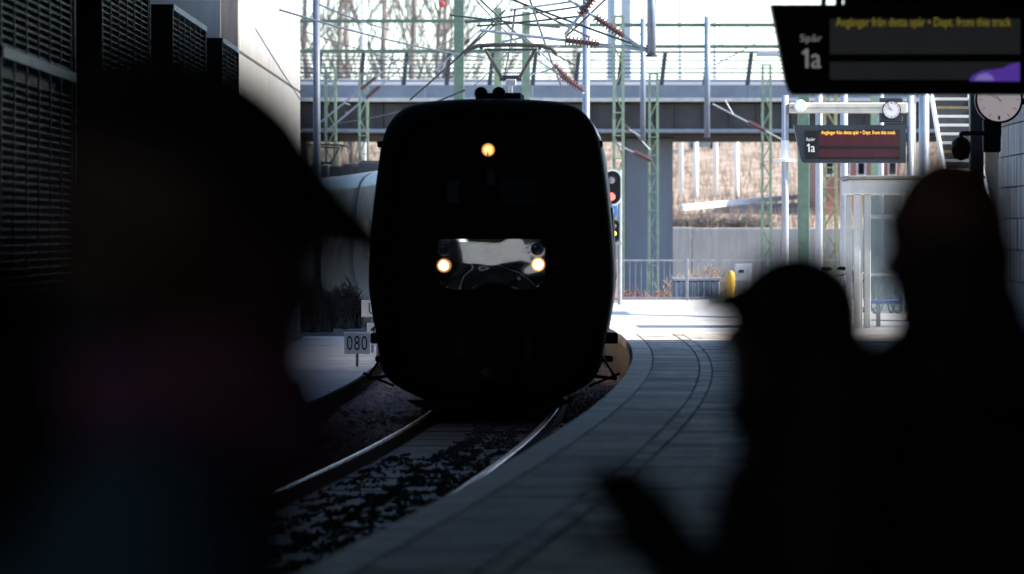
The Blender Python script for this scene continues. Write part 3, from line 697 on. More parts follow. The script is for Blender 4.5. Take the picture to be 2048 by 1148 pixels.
# ------------------------------------------------------------------ poles
def pole(px, d, py_top, wpx, mat, name, label, cat, base_z=0.001, flat=False, grp=None, lamp=False):
    x = XX(px, d); r = wpx * d / FPX / 2; zt = ZZ(py_top, d)
    t = thing(name, label, cat, (x, d, base_z), grp)
    if flat: MB().bbox(x - r, x + r, d - r, d + r, base_z, zt, .01).build('shaft', mat, t)
    else: MB().tube([(x, d, base_z), (x, d, zt)], [r, r * .92], 14).build('shaft', mat, t, smooth=True)
    MB().lathe([(r * 1.7, 0), (r * 1.7, .04), (r * 1.2, .05)], (x, d, base_z), 'Z', 12).build('base_flange', steel, t)
    if lamp: MB().bar((x, d, zt), (x - .9, d, zt + .1), .08).build('lamp_arm', steel, t), MB().bbox(x - 1.4, x - .88, d - .12, d + .12, zt + .08, zt + .18, .02).build('lamp_head', steel, t)
    else: MB().lathe([(r * 1.02, 0), (r * .8, .05), (r * .1, .06)], (x, d, zt), 'Z', 12).build('cap', mat, t)
    return t
pole(1607, 82, 170, 22, greend, 'green_post', 'solid dark green post under the left end of the far display', 'post', flat=True)
polem = M('light grey pole paint', (.34, .36, .40), .45, .1, var=.1)
pole(1638, 86, 120, 15, polem, 'lamp_post', 'white pole just right of the solid green post', 'pole', lamp=True)
pole(1688, 84, 100, 16, polem, 'lamp_post', 'white pole between green post and glass shelter', 'pole', lamp=True)
pole(1762, 90, 120, 12, polem, 'lamp_post', 'thin white pole rising behind the shelter roof', 'pole', lamp=True)
pole(1848, 74, 60, 22, steel, 'lamp_post', 'grey steel pole right of the far display', 'pole', lamp=True)
pole(1172, 88, -60, 16, bluesteel, 'catenary_post', 'grey blue post rising above the right roof edge of the train', 'post', base_z=-.97)
pole(918, 100, -20, 20, greend, 'catenary_post', 'solid dark green post behind the pantograph at its left', 'post', base_z=-.97, flat=True)
pole(633, 92, -60, 16, M('dark blue post paint', (.075, .09, .125), .5), 'catenary_post', 'dark steel blue post right beside the pale wall', 'post', base_z=-.97)
for px, top, lab in ((1392, 230, 'first white flagpole right of the bridge pier'), (1431, -80, 'second white flagpole right of the bridge pier, tallest'), (1473, 200, 'third white flagpole right of the bridge pier'),
                     (1362, -90, 'slim white mast rising above the bridge over the pier'), (728, -80, 'white mast among the bare trees on the left')):
    pole(px, 205 if px > 800 else 190, top, 11, whitep, 'flagpole', lab, 'flagpole', base_z=2.0 if px > 800 else 0, grp='white flagpoles on the slope')

def lattice(px, d, py_top, wpx, label, z0=-.97, mat=None):
    mat = mat or greenm; x = XX(px, d); w = wpx * d / FPX / 2; zt = ZZ(py_top, d)
    t = thing('lattice_mast', label, 'mast', (x, d, z0), 'green lattice masts of the overhead line')
    for sx in (-1, 1):
        for sy in (-1, 1):
            MB().bar((x + sx * w, d + sy * w, z0), (x + sx * w * .85, d + sy * w * .85, zt), .075, .075).build('leg', mat, t)
    br = MB(); z = z0 + .3; fl = 1
    while z < zt - .5:
        for s in (-1, 1):
            br.bar((x - fl * w * .95, d + s * w * 1.04, z), (x + fl * w * .95, d + s * w * 1.04, z + .62), .03, .03)
            br.bar((x + s * w * 1.04, d - fl * w * .95, z), (x + s * w * 1.04, d + fl * w * .95, z + .62), .03, .03)
        if int(z * 10) % 3 == 0: br.bar((x - w, d - w * 1.08, z + .62), (x + w, d - w * 1.08, z + .62), .09, .03)
        z += .62; fl = -fl
    br.build('bracing', mat, t)
    MB().box(x - w * 1.3, x + w * 1.3, d - w * 1.3, d + w * 1.3, z0 - .001, z0 + .12).build('foot', greywall, t)
    MB().box(x - w, x + w, d - w, d + w, zt - .02, zt + .03).build('cap', mat, t)
    return t
lattice(1237, 104, 33, 20, 'green lattice mast directly behind the red signal')
lattice(1307, 130, 148, 18, 'green lattice mast standing in front of the bridge pier')
lattice(661, 120, 135, 22, 'green lattice mast left of the train, nearest the pale wall')
lattice(727, 128, 150, 18, 'green lattice mast just left of the train roof')
lattice(1533, 140, 130, 18, 'pale green lattice mast right of the white flagpoles')
lattice(1660, 118, 165, 26, 'yellowish green lattice mast under the far display', mat=M('yellow green mast paint', (.30, .30, .16), .6))

def gantry(d, px0, px1, py0, py1, label, posts):
    x0, x1, z1, z0 = XX(px0, d), XX(px1, d), ZZ(py0, d), ZZ(py1, d)
    t = thing('overhead_gantry', label, 'gantry', ((x0 + x1) / 2, d, -.97), 'overhead line gantries')
    for z in (z0, z1):
        for y in (d - .25, d + .25): MB().bar((x0, y, z), (x1, y, z), .075).build('chord', greend, t)
    br = MB(); n = int((x1 - x0) / .9)
    for k in range(n):
        a = x0 + (x1 - x0) * k / n; b = x0 + (x1 - x0) * (k + 1) / n
        if k % 2 == 0: br.bar((a, d - .28, z0), (a, d - .28, z1), .025)
        if k % 3 == 0: br.bar((a, d - .28, z0), (b, d - .28, z1), .025)
        br.bar((a, d - .25, z1), (b, d + .25, z1), .03)
    br.build('bracing', greend, t)
    for px in posts:
        x = XX(px, d); MB().bbox(x - .12, x + .12, d - .12, d + .12, -.97, z1 + .4, .01).build('post', greenm, t)
    return t
g1 = gantry(112, 1050, 1760, 50, 93, 'long green truss gantry across the sky right of the pantograph', (1052, 1750))
g2 = gantry(118, 420, 1000, 42, 102, 'green truss gantry across the trees left of the pantograph', (430, 996))
def drop(px, d, py0, py1, wpx, par, mat=bluesteel):
    x = XX(px, d); r = wpx * d / FPX / 2
    MB().tube([(x, d - .36, ZZ(py0, d)), (x, d - .36, ZZ(py1, d))], r, 10).build('drop_post', mat, par, smooth=True)
drop(1285, 112, 38, 282, 11, g1); drop(1413, 112, 34, 276, 12, g1)
# cantilevers
def cantilever(parent, d, a, b, e, nm='cantilever'):   # a: wire end, b: post end (pixels), e: steady arm start
    A, B, E = P(*a, d), P(*b, d), P(*e, d); v = B - A
    c = MB().tube([A, B], .026, 8).build(nm, steel, parent)
    ins = MB(); n = 9
    p0 = A + v * .52
    u = v.normalized()
    for k in range(n):
        q = p0 + u * k * .062; ins.tube([q - u * .012, q + u * .012], .085, 10)
    ins.tube([p0, p0 + u * n * .062], .04, 8); ins.build('insulator', insul, c)
    MB().tube([E, A + v * .3], .02, 6).build('steady_arm', steel, c)
    return c
hp = thing('hanging_catenary_support', 'grey hanging tube post with red insulators at top centre right', 'catenary support', P(1303, 108, 64))
MB().tube([P(1303, 110, 64), P(1303, -60, 64)], 9 * 64 / FPX, 14).build('drop_post', bluesteel, hp, smooth=True)
MB().lathe([(.10, -.03), (.10, .0), (.08, .01)], P(1303, 110, 64), 'Z', 12).build('end_cap', darksteel, hp)
MB().bar(P(1303, -60, 64), P(1303, -60, 64) + Vector((6, 0, 0)), .2, .2).bar(P(1303, -60, 64) + Vector((6, 0, 0)), Vector((P(1303, 0, 64).x + 6, 64, 0)), .2).build('portal_arm', bluesteel, hp)
cantilever(hp, 64, (1080, -40), (1295, 104), (1020, 20)); cantilever(hp, 64, (1130, 70), (1190, -10), (1150, 45), 'stay')
cantilever(hp, 64, (960, 60), (1290, 100), (1000, 85))
hs = thing('catenary_bracket', 'slanting bracket with brown insulators beside the pantograph', 'bracket', P(1172, 190, 80))
cantilever(hs, 80, (1045, 68), (1168, 188), (1120, 92)); cantilever(hs, 80, (1075, 120), (1168, 182), (1060, 150))
cantilever(g1, 112, (1290, 278), (1225, 240), (1300, 300)); cantilever(g1, 111.6, (1425, 208), (1565, 280), (1450, 200))
cantilever(g1, 111.6, (1235, 290), (1300, 320), (1225, 280)); cantilever(g2, 117.6, (640, 245), (800, 115), (700, 210)); cantilever(g2, 117.6, (650, 265), (810, 130), (690, 225))
cantilever(g2, 117.6, (860, 150), (960, 60), (880, 160))
for px, py, lab in ((884, 8, 'small red round marker hanging at the top of the trees'), (1052, 14, 'small yellow tag hanging on a cable at top centre')):
    q = P(px, py, 70); t = thing('cable_marker', lab, 'marker', q)
    MB().lathe([(.02, -.03), (.055, -.02), (.06, 0), (.055, .02), (.02, .03)], q, 'Y', 16).build('disc', M('marker %d' % px, (.5, .06, .06) if px < 1000 else (.55, .42, .05), .5), t)
    MB().tube([q + Vector((0, 0, .07)), q + Vector((0, 0, 1.6))], .008, 5).build('wire', darksteel, t)
# overhead wires over the tracks
def wire(name, pts, label, r=.010):
    c = []
    for i in range(len(pts) - 1):
        a, b = Vector(pts[i]), Vector(pts[i + 1])
        for k in range(6):
            f = k / 6; p = a.lerp(b, f); p.z -= .10 * 4 * f * (1 - f) * (b - a).length / 30; c.append(p)
    c.append(Vector(pts[-1]))
    o = MB().tube(c, r, 5).build(name, darksteel); o['label'] = label; o['category'] = 'wire'; o['group'] = 'overhead line wires'; return o
zc = 4.88
wire('contact_wire', [off(-40, TC, zc + .3), off(30, TC, zc + .1), off(66, TC + .1, zc + .03), off(88, TC + .3, zc), off(112, TC - .2, zc), off(150, TC, zc)], 'lower overhead wire touching the pantograph of the train')
wire('carrier_wire', [off(58, TC, 5.6), off(66, TC + .1, 5.9), off(88, TC + .3, 6.2), off(112, TC - .2, 6.2), off(150, TC, 6.2)], 'upper overhead wire above the pantograph of the train')
for k, (a, b, la) in enumerate((((560, 20, 62), (1010, 120, 100), 'cable slanting from the pale wall top down towards the pantograph'), ((1030, 20, 62), (1010, 140, 100), 'near cable dropping to the pantograph head'),
                                ((930, 45, 70), (1180, 10, 70), 'cable rising rightwards above the pantograph'), ((1000, -10, 66), (1300, 100, 64), 'cable running down to the hanging tube post'),
                                ((820, 200, 75), (1000, 40, 75), 'cable rising from the train roof to the green post'), ((1060, 0, 64), (1130, 190, 80), 'cable crossing behind the red insulators'), ((900, 30, 72), (1120, 55, 72), 'cable sagging just above the pantograph head'), ((940, -20, 72), (1080, 110, 74), 'cable slanting down right across the pantograph'), ((1220, -10, 70), (1130, 75, 70), 'dark cable slanting down left from the red insulators'), ((640, 10, 80), (780, 60, 90), 'thin cable in front of the leftmost bare trees'), ((1430, 130, 130), (1560, 60, 130), 'thin cable slanting across the sky at the right gantry'), ((870, 205, 74), (930, 180, 74), 'short cable arching over the left roof edge'), ((955, 52, 68), (1165, 32, 66), 'steel rod running left from the hanging tube post'), ((900, 130, 78), (1010, 20, 78), 'steel rod crossing the dark green post'), ((1010, -10, 66), (1180, 75, 66), 'steel rod falling right above the pantograph'), ((1085, 95, 84), (1150, 130, 84), 'short steel rod just right of the pantograph'), ((600, 60, 100), (880, 145, 110), 'cable sloping across the left bridge railing'))):
    wire('stay_wire', [P(*a), P(*b)], la, .019)

# ------------------------------------------------------------------ signals, relay box, fence and small things at the platform end
sg = thing('railway_signal', 'red railway signal on white edged board right of the train', 'signal', (XX(1226, 88), 88, 0))
dsg = 88.0; sxp = lambda px: XX(px, dsg); szp = lambda py: ZZ(py, dsg)
def capsule_poly(cx, cz, hw, z0, z1, n=10):
    return [(cx + hw * math.cos(R(180 * k / n)), z1 - hw + hw * math.sin(R(180 * k / n))) for k in range(n + 1)] + [(cx + hw * math.cos(R(180 + 180 * k / n)), z0 + hw + hw * math.sin(R(180 + 180 * k / n))) for k in range(n + 1)]
cx = sxp(1225)
MB().prism(capsule_poly(cx, 0, .215, szp(412), szp(338)), dsg + .002, dsg + .05).build('white_border', whitep, sg)
bd = MB().prism(capsule_poly(cx, 0, .185, szp(408), szp(342)), dsg - .06, dsg).build('signal_board', blackp, sg)
for py, m in ((360, lensoff), (393, red_em)):
    q = Vector((cx - .03, dsg - .06, szp(py)))
    MB().lathe([(.095, 0), (.085, -.02), (.01, -.035)], q, 'Y', 16).build('lens', m, bd)
    MB().tube([q + Vector((.10 * math.cos(R(a)), -.09, .10 * math.sin(R(a)))) for a in range(0, 181, 20)], .018, 5).build('hood', blackp, bd)
MB().box(sxp(1218), sxp(1234), dsg - .02, dsg - .005, szp(434), szp(412)).build('blue_plate', bluepl, sg)
MB().prism(capsule_poly(sxp(1229), 0, .10, szp(484), szp(440)), dsg - .05, dsg).build('dwarf_board', blackp, sg)
for py, m in ((452, lensoff), (467, yel_em)): MB().lathe([(.055, 0), (.045, -.015), (.005, -.02)], (sxp(1228), dsg - .05, szp(py)), 'Y', 14).build('lens', m, sg)
MB().tube([(sxp(1240), dsg + .08, .001), (sxp(1240), dsg + .08, szp(340))], .05, 10).build('post', steel, sg)
MB().box(sxp(1222), sxp(1243), dsg + .005, dsg + .03, szp(490), szp(484)).build('clamp', steel, sg)
rb = thing('relay_cabinet', 'pinkish brown lineside cabinet at the foot of the signal', 'cabinet', (sxp(1232), 90, 0))
MB().bbox(sxp(1212), sxp(1246), 89.8, 90.3, .08, ZZ(520, 90), .02).build('body', M('pinkish cabinet', (.42, .27, .24), .6), rb)
MB().box(sxp(1214), sxp(1244), 89.78, 89.797, .15, ZZ(526, 90)).build('door', M('cabinet door', (.46, .30, .27), .55), rb)
MB().box(sxp(1210), sxp(1248), 89.75, 90.35, .001, .078).build('plinth', greywall, rb)
fn = thing('end_fence', 'grey steel railing across the far end of the platform', 'fence', (XX(1350, 94), 94, 0))
fy = 94.0; xa = XX(1214, fy); xb = XX(1830, fy); npost = 0
x = xa
fencem = M('grey fence steel', (.24, .25, .28), .5, .2)
while x < xb:
    MB().bbox(x - .035, x + .035, fy - .035, fy + .035, .001, 1.02, .008).build('post', fencem, fn); x += 1.96
for z in (.06, .98): MB().bar((xa, fy, z), (xb, fy, z), .045).build('rail', fencem, fn)
x = xa + .14; bar_me = raw_mesh(MB().box(-.007, .007, -.007, .007, 0, .92), fencem)
while x < xb: link_piece('picket', bar_me, fn, (x, fy + .005, .06)); x += .14
bx = thing('metal_container', 'low blue grey metal box behind the railing', 'container', (XX(1392, 96), 96.5, -.97))
MB().bbox(XX(1347, 96), XX(1440, 96), 96, 97, -.97, ZZ(562, 96), .03).build('body', bluesteel, bx)
MB().bbox(XX(1345, 96), XX(1442, 96), 95.95, 97.05, ZZ(562, 96) + .001, ZZ(556, 96), .01).build('lid', steel, bx)
for k in range(5): MB().box(XX(1352 + k * 18, 96), XX(1356 + k * 18, 96), 95.985, 95.998, -.6, ZZ(566, 96)).build('rib', steel, bx)
yb = thing('yellow_bollard', 'rounded yellow marker bollard in front of the railing', 'bollard', (XX(1462, 92.5), 92.5, 0))
MB().lathe([(.075, 0), (.085, .05), (.085, .25), (.105, .3), (.105, .58), (.09, .66), (.04, .71), (.005, .72)], (XX(1462, 92.5), 92.5, .021), 'Z', 18).build('body', yellow, yb, smooth=True)
MB().lathe([(.13, 0), (.12, .02)], (XX(1462, 92.5), 92.5, .001), 'Z', 18).build('base', steel, yb)
nb = thing('notice_board', 'small grey notice board with a dark symbol beside the yellow bollard', 'sign', (XX(1486, 92.5), 92.5, 0))
MB().bbox(XX(1470, 92.5), XX(1503, 92.5), 92.5, 92.54, ZZ(562, 92.5), ZZ(528, 92.5), .006).build('plate', M('grey notice', (.36, .38, .42), .5), nb)
MB().box(XX(1478, 92.5), XX(1488, 92.5), 92.49, 92.498, ZZ(546, 92.5), ZZ(540, 92.5)).build('symbol', inkm, nb)
for px in (1473, 1500): MB().tube([(XX(px, 92.5), 92.56, .001), (XX(px, 92.5), 92.56, ZZ(528, 92.5))], .02, 8).build('post', steel, nb)

# small white speed signs beside the track on the left
def board(px0, px1, py0, py1, d, txt, label, base):
    x0, x1, z0, z1 = XX(px0, d), XX(px1, d), ZZ(py1, d), ZZ(py0, d); cx = (x0 + x1) / 2
    t = thing('track_sign', label, 'sign', (cx, d, base), 'white track signs left of the train')
    MB().bbox(x0, x1, d, d + .02, z0, z1, .008).build('plate', signwhite, t)
    w = x1 - x0; h = z1 - z0
    n_ = len(txt); cw_ = w * .84 / max(n_, 2)
    for i_, ch in enumerate(txt):
        a_ = x0 + w * .08 + (i_ + (.5 if n_ == 1 else 0)) * cw_ + cw_ * .1; b_ = a_ + cw_ * .8
        if ch == '1': numeral_one(a_ + cw_ * .12, b_ - cw_ * .22, z0 + h * .17, z1 - h * .17, d - .003, inkm, t)
        else: text(ch, a_, b_, z0 + h * .17, z1 - h * .17, d - .003, inkm, t)
    MB().tube([(cx, d + .045, base), (cx, d + .045, z1 - .03)], .022, 8).build('post', steel, t)
    MB().box(cx - .06, cx + .06, d + .021, d + .03, (z0 + z1) / 2 - .02, (z0 + z1) / 2 + .02).build('clamp', steel, t)
board(688, 740, 664, 708, 59, '080', 'white sign reading 080 beside the track', -.46)
board(734, 776, 646, 690, 62, '10', 'white sign reading 10 partly hidden behind the 080 sign', -.46)
board(723, 766, 600, 634, 66, 'U', 'white sign with a letter U above the 080 sign', -.46)
# trestle barrier on the walkway
tb = thing('trestle_barrier', 'dark slanting trestle barrier on the walkway at lower left', 'barrier', (XX(600, 46), 46, -.419))
for s in (0, .16):
    MB().bar(P(612, 818, 46) + Vector((s - .12, 0, -.08)), P(585, 770, 46) + Vector((s - .12, .0, 0)), .04).build('leg', blackp, tb)
    MB().bar(P(612, 818, 46.4) + Vector((s - .3, 0, -.08)), P(585, 770, 46) + Vector((s - .12, .02, 0)), .04).build('leg', blackp, tb)
MB().bar(P(540, 772, 46.02), P(600, 772, 46.02), .06).build('cross_board', blackp, tb)
# ------------------------------------------------------------------ bridge, wall, hillside
dB = 150.0
bg = thing('road_bridge', 'wide road bridge with slate parapet and dark underside crossing the view', 'bridge', (0, dB, -.98))
zB = lambda py: ZZ(py, dB)
MB().box(-60, 70, dB + .3, dB + 10, zB(272), zB(204)).build('girder', girderm, bg)
for k in range(24):
    x = -58 + k * 5.3; MB().box(x, x + 5.26, dB + .1, dB + .298, zB(266), zB(208)).build('girder_plate', girderm, bg)
for k in range(110):
    x = -50 + k * 1.06 + .2; MB().box(x, x + .07, dB + .03, dB + .098, zB(264), zB(210)).build('girder_stiffener', girderm, bg)
MB().tube([(-60, dB - .02, zB(262)), (70, dB - .02, zB(262))], .09, 8).build('drain_pipe', MATS['railing post'] if 'railing post' in MATS else steel, bg)
MB().box(-60, 70, dB - .25, dB + 10, zB(203.5), zB(196)).build('deck_edge', M('deck edge', (.42, .41, .40), .7), bg)
for k in range(30):
    x = -58 + k * 4.2; MB().box(x + .01, x + 4.19, dB - .05, dB + .25, zB(195.8), zB(170)).build('parapet_panel', parapet, bg)
for k in range(74):
    x = -58 + k * 1.68
    MB().bar((x, dB + .1, zB(170)), (x + .14, dB - .25, zB(104)), .17, .14).build('railing_post', M('railing post', (.07, .082, .105), .5, .2), bg)
for py, r in ((105, .05), (113, .018), (121, .028), (129, .018), (137, .028), (146, .035), (154, .02), (162, .025)):
    f = (170 - py) / 66
    MB().bar((-58, dB + .1 - .35 * f - .09, zB(py)), (66, dB + .1 - .35 * f - .09, zB(py)), r * 2).build('railing_bar', MATS['railing post'] if r < .04 else greend, bg)
for px0, px1 in ((1250, 1346), (520, 600), (2000, 2096)):
    MB().bbox(XX(px0, dB + 2), XX(px1, dB + 2), dB + 2, dB + 7, -.98, zB(272) - .001, .06).build('pier', pierm, bg)
MB().box(-60, 70, dB + 9.6, dB + 9.9, zB(196), zB(138)).build('far_parapet', M('pale far parapet', (.42, .42, .45), .7, var=.2, scale=.7), bg)
gw = thing('slope_wall', 'light grey concrete retaining wall at the foot of the brown slope', 'wall', (10, 171, -.98))
for k in range(32):
    x = -60 + k * 4.0; MB().bbox(x + .01, x + 3.99, 171, 171.4, -.98, 1.93 + .02 * math.sin(k * 1.7), .03).build('wall_panel', greywall, gw)
n = 60; vs = []; fs = []
for j in range(30):
    y = 171.4 + j * j * .28 + j * .8; f = min(1, (y - 171.4) / 95)
    for i in range(n + 1):
        x = -110 + 240 * i / n
        vs.append((x, y, 1.75 + 6.6 * f ** 1.25 + (.35 * noise.noise(Vector((x * .15, y * .12, 0))) + .15 * noise.noise(Vector((x * .6, y * .5, 2)))) * min(1, j / 3) + .02 * max(0, x) * f))
for j in range(29):
    for i in range(n): a = j * (n + 1) + i; fs.append((a, a + 1, a + n + 2, a + n + 1))
hill = MB().add(vs, fs).build('hillside', hillm, smooth=True); hill['kind'] = 'structure'
def hz_(x, y):
    f = min(1, (y - 171.4) / 95); return 1.75 + 6.6 * f ** 1.25 + .35 * noise.noise(Vector((x * .15, y * .12, 0))) + .02 * max(0, x) * f
mb = MB()
for _ in range(9000):
    y = 172 + rnd.random() ** 1.3 * 85; x = rnd.uniform(-14, 24) * y / 172
    z = hz_(x, y) - .1; h = rnd.uniform(.25, .95); l = rnd.uniform(-.18, .18); w = .035
    mb.v += [(x - w, y, z), (x + w, y, z), (x + l, y, z + h)]; q = len(mb.v); mb.f.append((q - 3, q - 2, q - 1))
o = mb.build('dry_grass', grassm); o['kind'] = 'stuff'; o['label'] = 'dry straw coloured grass covering the slope'; o['category'] = 'grass'
kb = MB().bar((XX(1362, 186), 186, hz_(8.2, 186) + .42), (XX(1600, 198), 198, hz_(14.5, 198) + .42), .3, .26).build('slope_kerb', whitep); kb['label'] = 'white kerb line running up the brown slope at the flagpoles'; kb['category'] = 'kerb'
cr = thing('parked_car', 'small dark car parked high on the brown slope', 'car', (XX(1408, 250), 250, 6.2))
cx, cz = XX(1408, 250), hz_(12, 250) + .15
MB().prism([(cx - 1.0, cz), (cx + 1.0, cz), (cx + 1.0, cz + .5), (cx + .75, cz + .62), (cx + .45, cz + 1.0), (cx - .5, cz + 1.0), (cx - .8, cz + .6), (cx - 1.0, cz + .5)], 249, 250.6).build('body', bluesteel, cr)
for s in (-.62, .62): MB().lathe([(.28, 0), (.28, -.12), (.1, -.13)], (cx + s, 249, cz + .05), 'Y', 14).build('wheel', black, cr)
MB().prism([(cx - .42, cz + .62), (cx + .4, cz + .62), (cx + .3, cz + .92), (cx - .4, cz + .92)], 248.96, 248.995).build('window', glassdark, cr)
bb_ = thing('brick_building', 'long red brick building far behind the glass shelter', 'building', (XX(1720, 190), 190, 2))
x0b, x1b, z0b, z1b = XX(1636, 190), XX(1800, 190), 1.5, ZZ(292, 190)
MB().box(x0b, x1b, 190, 198, z0b, z1b).build('wall', brick, bb_)
MB().bbox(x0b - .3, x1b + .3, 189.6, 198.4, z1b + .001, z1b + .35, .05).build('roof', darksteel, bb_)
for k in range(5):
    x = x0b + .35 + k * .78; w = MB().box(x, x + .45, 189.95, 189.995, z1b - 1.5, z1b - .45).build('window', whitep, bb_)
    MB().box(x + .06, x + .39, 189.93, 189.948, z1b - 1.42, z1b - .53).build('pane', glassdark, w)
for px, w, lab in ((1222, 16, 'left one of two pale blue tower columns rising above the bridge'), (1252, 20, 'right one of two pale blue tower columns rising above the bridge')):
    d = 330; t = thing('tower_column', lab, 'tower', (XX(px, d), d, 0), 'two tower columns beyond the bridge'); r = w * d / FPX / 2; x = XX(px, d)
    MB().bbox(x - r, x + r, d - r, d + r, -.98, 34, .05).build('shaft', M('tower cladding', (.27, .34, .43), .5, .1), t)
    MB().bbox(x - r * 1.15, x + r * 1.15, d - r * 1.15, d + r * 1.15, 34.001, 34.6, .05).build('cap', steel, t)

# ------------------------------------------------------------------ bare trees and shrubs
def bare_tree(px, d, h, seed, label, lean=0.):
    g = random.Random(seed); x = XX(px, d); z0 = 2.0
    t = thing('bare_tree', label, 'tree', (x, d, z0), 'bare trees behind the bridge')
    tr = MB(); cw = MB()
    n = 9; pts = [Vector((x + lean * (k / n) ** 1.3 * h * .1 + g.uniform(-.1, .1), d + g.uniform(-.1, .1), z0 - 1 + (h + 1) * k / n)) for k in range(n + 1)]
    tr.tube(pts, [.26 * (1 - .88 * k / n) + .015 for k in range(n + 1)], 8); tr.build('trunk', barkm, t, smooth=True)
    def br(p, v, L, r, lev):
        q = p + v * L * .5 + Vector((g.uniform(-.05, .05), g.uniform(-.05, .05), .05)) * L; e = q + (v + Vector((g.uniform(-.25, .25), g.uniform(-.25, .25), .22))).normalized() * L * .5
        cw.tube([p, q, e], [r, r * .75, r * .4], 4, cap=False)
        if lev < 3:
            for _ in range(g.choice((3, 4)) if lev < 2 else 3):
                f = g.uniform(.3, 1); b = p.lerp(e, f)
                w = (v + Vector((g.uniform(-.7, .7), g.uniform(-.7, .7), g.uniform(0, .6)))).normalized()
                br(b, w, L * g.uniform(.42, .68), r * .5, lev + 1)
    for k in range(22):
        f = .22 + .76 * k / 22; i = min(int(f * n), n - 1); p = pts[i].lerp(pts[i + 1], f * n - i); a = g.uniform(0, 6.28)
        v = Vector((math.cos(a) * .6, math.sin(a) * .6, 1)).normalized()
        br(p, v, h * .23 * (1.15 - .6 * f), .085 * (1.1 - .7 * f), 0)
    cw.build('crown', twigm, t)
for i, (px, d, h, le, lab) in enumerate(((612, 215, 19, 0, 'bare tree just right of the pale wall edge'), (668, 228, 22, .3, 'bare tree behind the left green gantry end'), (705, 236, 19, -.3, 'bare tree left of the white mast'),
                             (766, 222, 23, .1, 'bare tree right of the white mast on the left'), (826, 214, 22, .0, 'bare tree halfway between white mast and green post'), (866, 238, 20, .4, 'thin bare tree left of the green post'), (897, 224, 21, -.2, 'bare tree directly left of the dark green post'),
                             (985, 250, 15, .2, 'faint bare tree behind the pantograph'), (1145, 262, 12.5, .1, 'low bare tree right of the pantograph'))):
    bare_tree(px, d, h, 40 + i, lab, le)
def shrub(px, d, z0, w, h, label, mat=shrubm, seed=1, n=170):
    g = random.Random(seed); x = XX(px, d); t = thing('shrub', label, 'shrub', (x, d, z0), 'leafless shrubs beyond the platform end')
    mb = MB()
    for _ in range(n):
        a = g.uniform(0, 6.28); s = g.uniform(0, 1) ** .5; b = Vector((x + g.uniform(-.7, .7) * w, d + g.uniform(-.3, .3) * w, z0))
        e = Vector((x + math.cos(a) * s * w, d + math.sin(a) * s * w * .6, z0 + h * g.uniform(.45, 1) * (1 - .5 * s * s)))
        m_ = b.lerp(e, .5) + Vector((g.uniform(-.1, .1), 0, .12 * h)); mb.tube([b, m_, e], [.018, .012, .005], 4, cap=False)
        for _ in range(3):
            q = m_.lerp(e, g.random()); mb.tube([q, q + Vector((g.uniform(-.2, .2), g.uniform(-.2, .2), g.uniform(.0, .25)))], [.008, .003], 3, cap=False)
    mb.build('branches', mat, t)
    MB().tube([(x, d, z0 - .02), (x, d, z0 + h * .3)], [.06, .03], 7).build('stem', barkm, t)
tan = M('pale straw twig', (.38, .27, .18), .9, var=.3)
shrub(1268, 99, -.97, .8, 1.35, 'russet shrub behind the railing left of the pier', seed=1)
shrub(1320, 100, -.97, .8, 1.2, 'russet shrub behind the railing below the pier', seed=2)
shrub(1372, 104, -.97, 1.0, 1.75, 'straw coloured shrub behind the metal box, left one', tan, 3)
shrub(1418, 103, -.97, 1.0, 1.9, 'tall straw coloured shrub behind the metal box', tan, 4, 240)
shrub(1530, 105, -.97, .9, 1.3, 'russet shrub at the right behind the capped person', seed=5)
shrub(1590, 108, -.97, .9, 1.6, 'russet shrub behind the green post', seed=6)
shrub(655, 140, -.97, 2.0, 6.2, 'tall twiggy shrub above the tail of the train', twigm, 7, 300)
dkt = M('dark twig', (.045, .038, .034), .9)  # darker than the other twig colours
shrub(628, 80, -.42, .55, 1.25, 'dark leafless shrub on the walkway below the cap brim', dkt, 31, 260)
shrub(690, 83, -.42, .5, 1.1, 'dark leafless shrub on the walkway left of the letter U sign', dkt, 32, 240)
for k, px in enumerate((1358, 1400, 1440, 1480, 1515)):
    shrub(px, 172.6, 1.7, 1.1, .9 + .15 * (k % 2), ['dark shrub hanging over the grey wall, first from the pier', 'dark shrub hanging over the grey wall, second from the pier', 'dark shrub hanging over the grey wall, third from the pier', 'dark shrub hanging over the grey wall, fourth from the pier', 'dark shrub hanging over the grey wall, fifth from the pier'][k], twigm, 20 + k, 120)

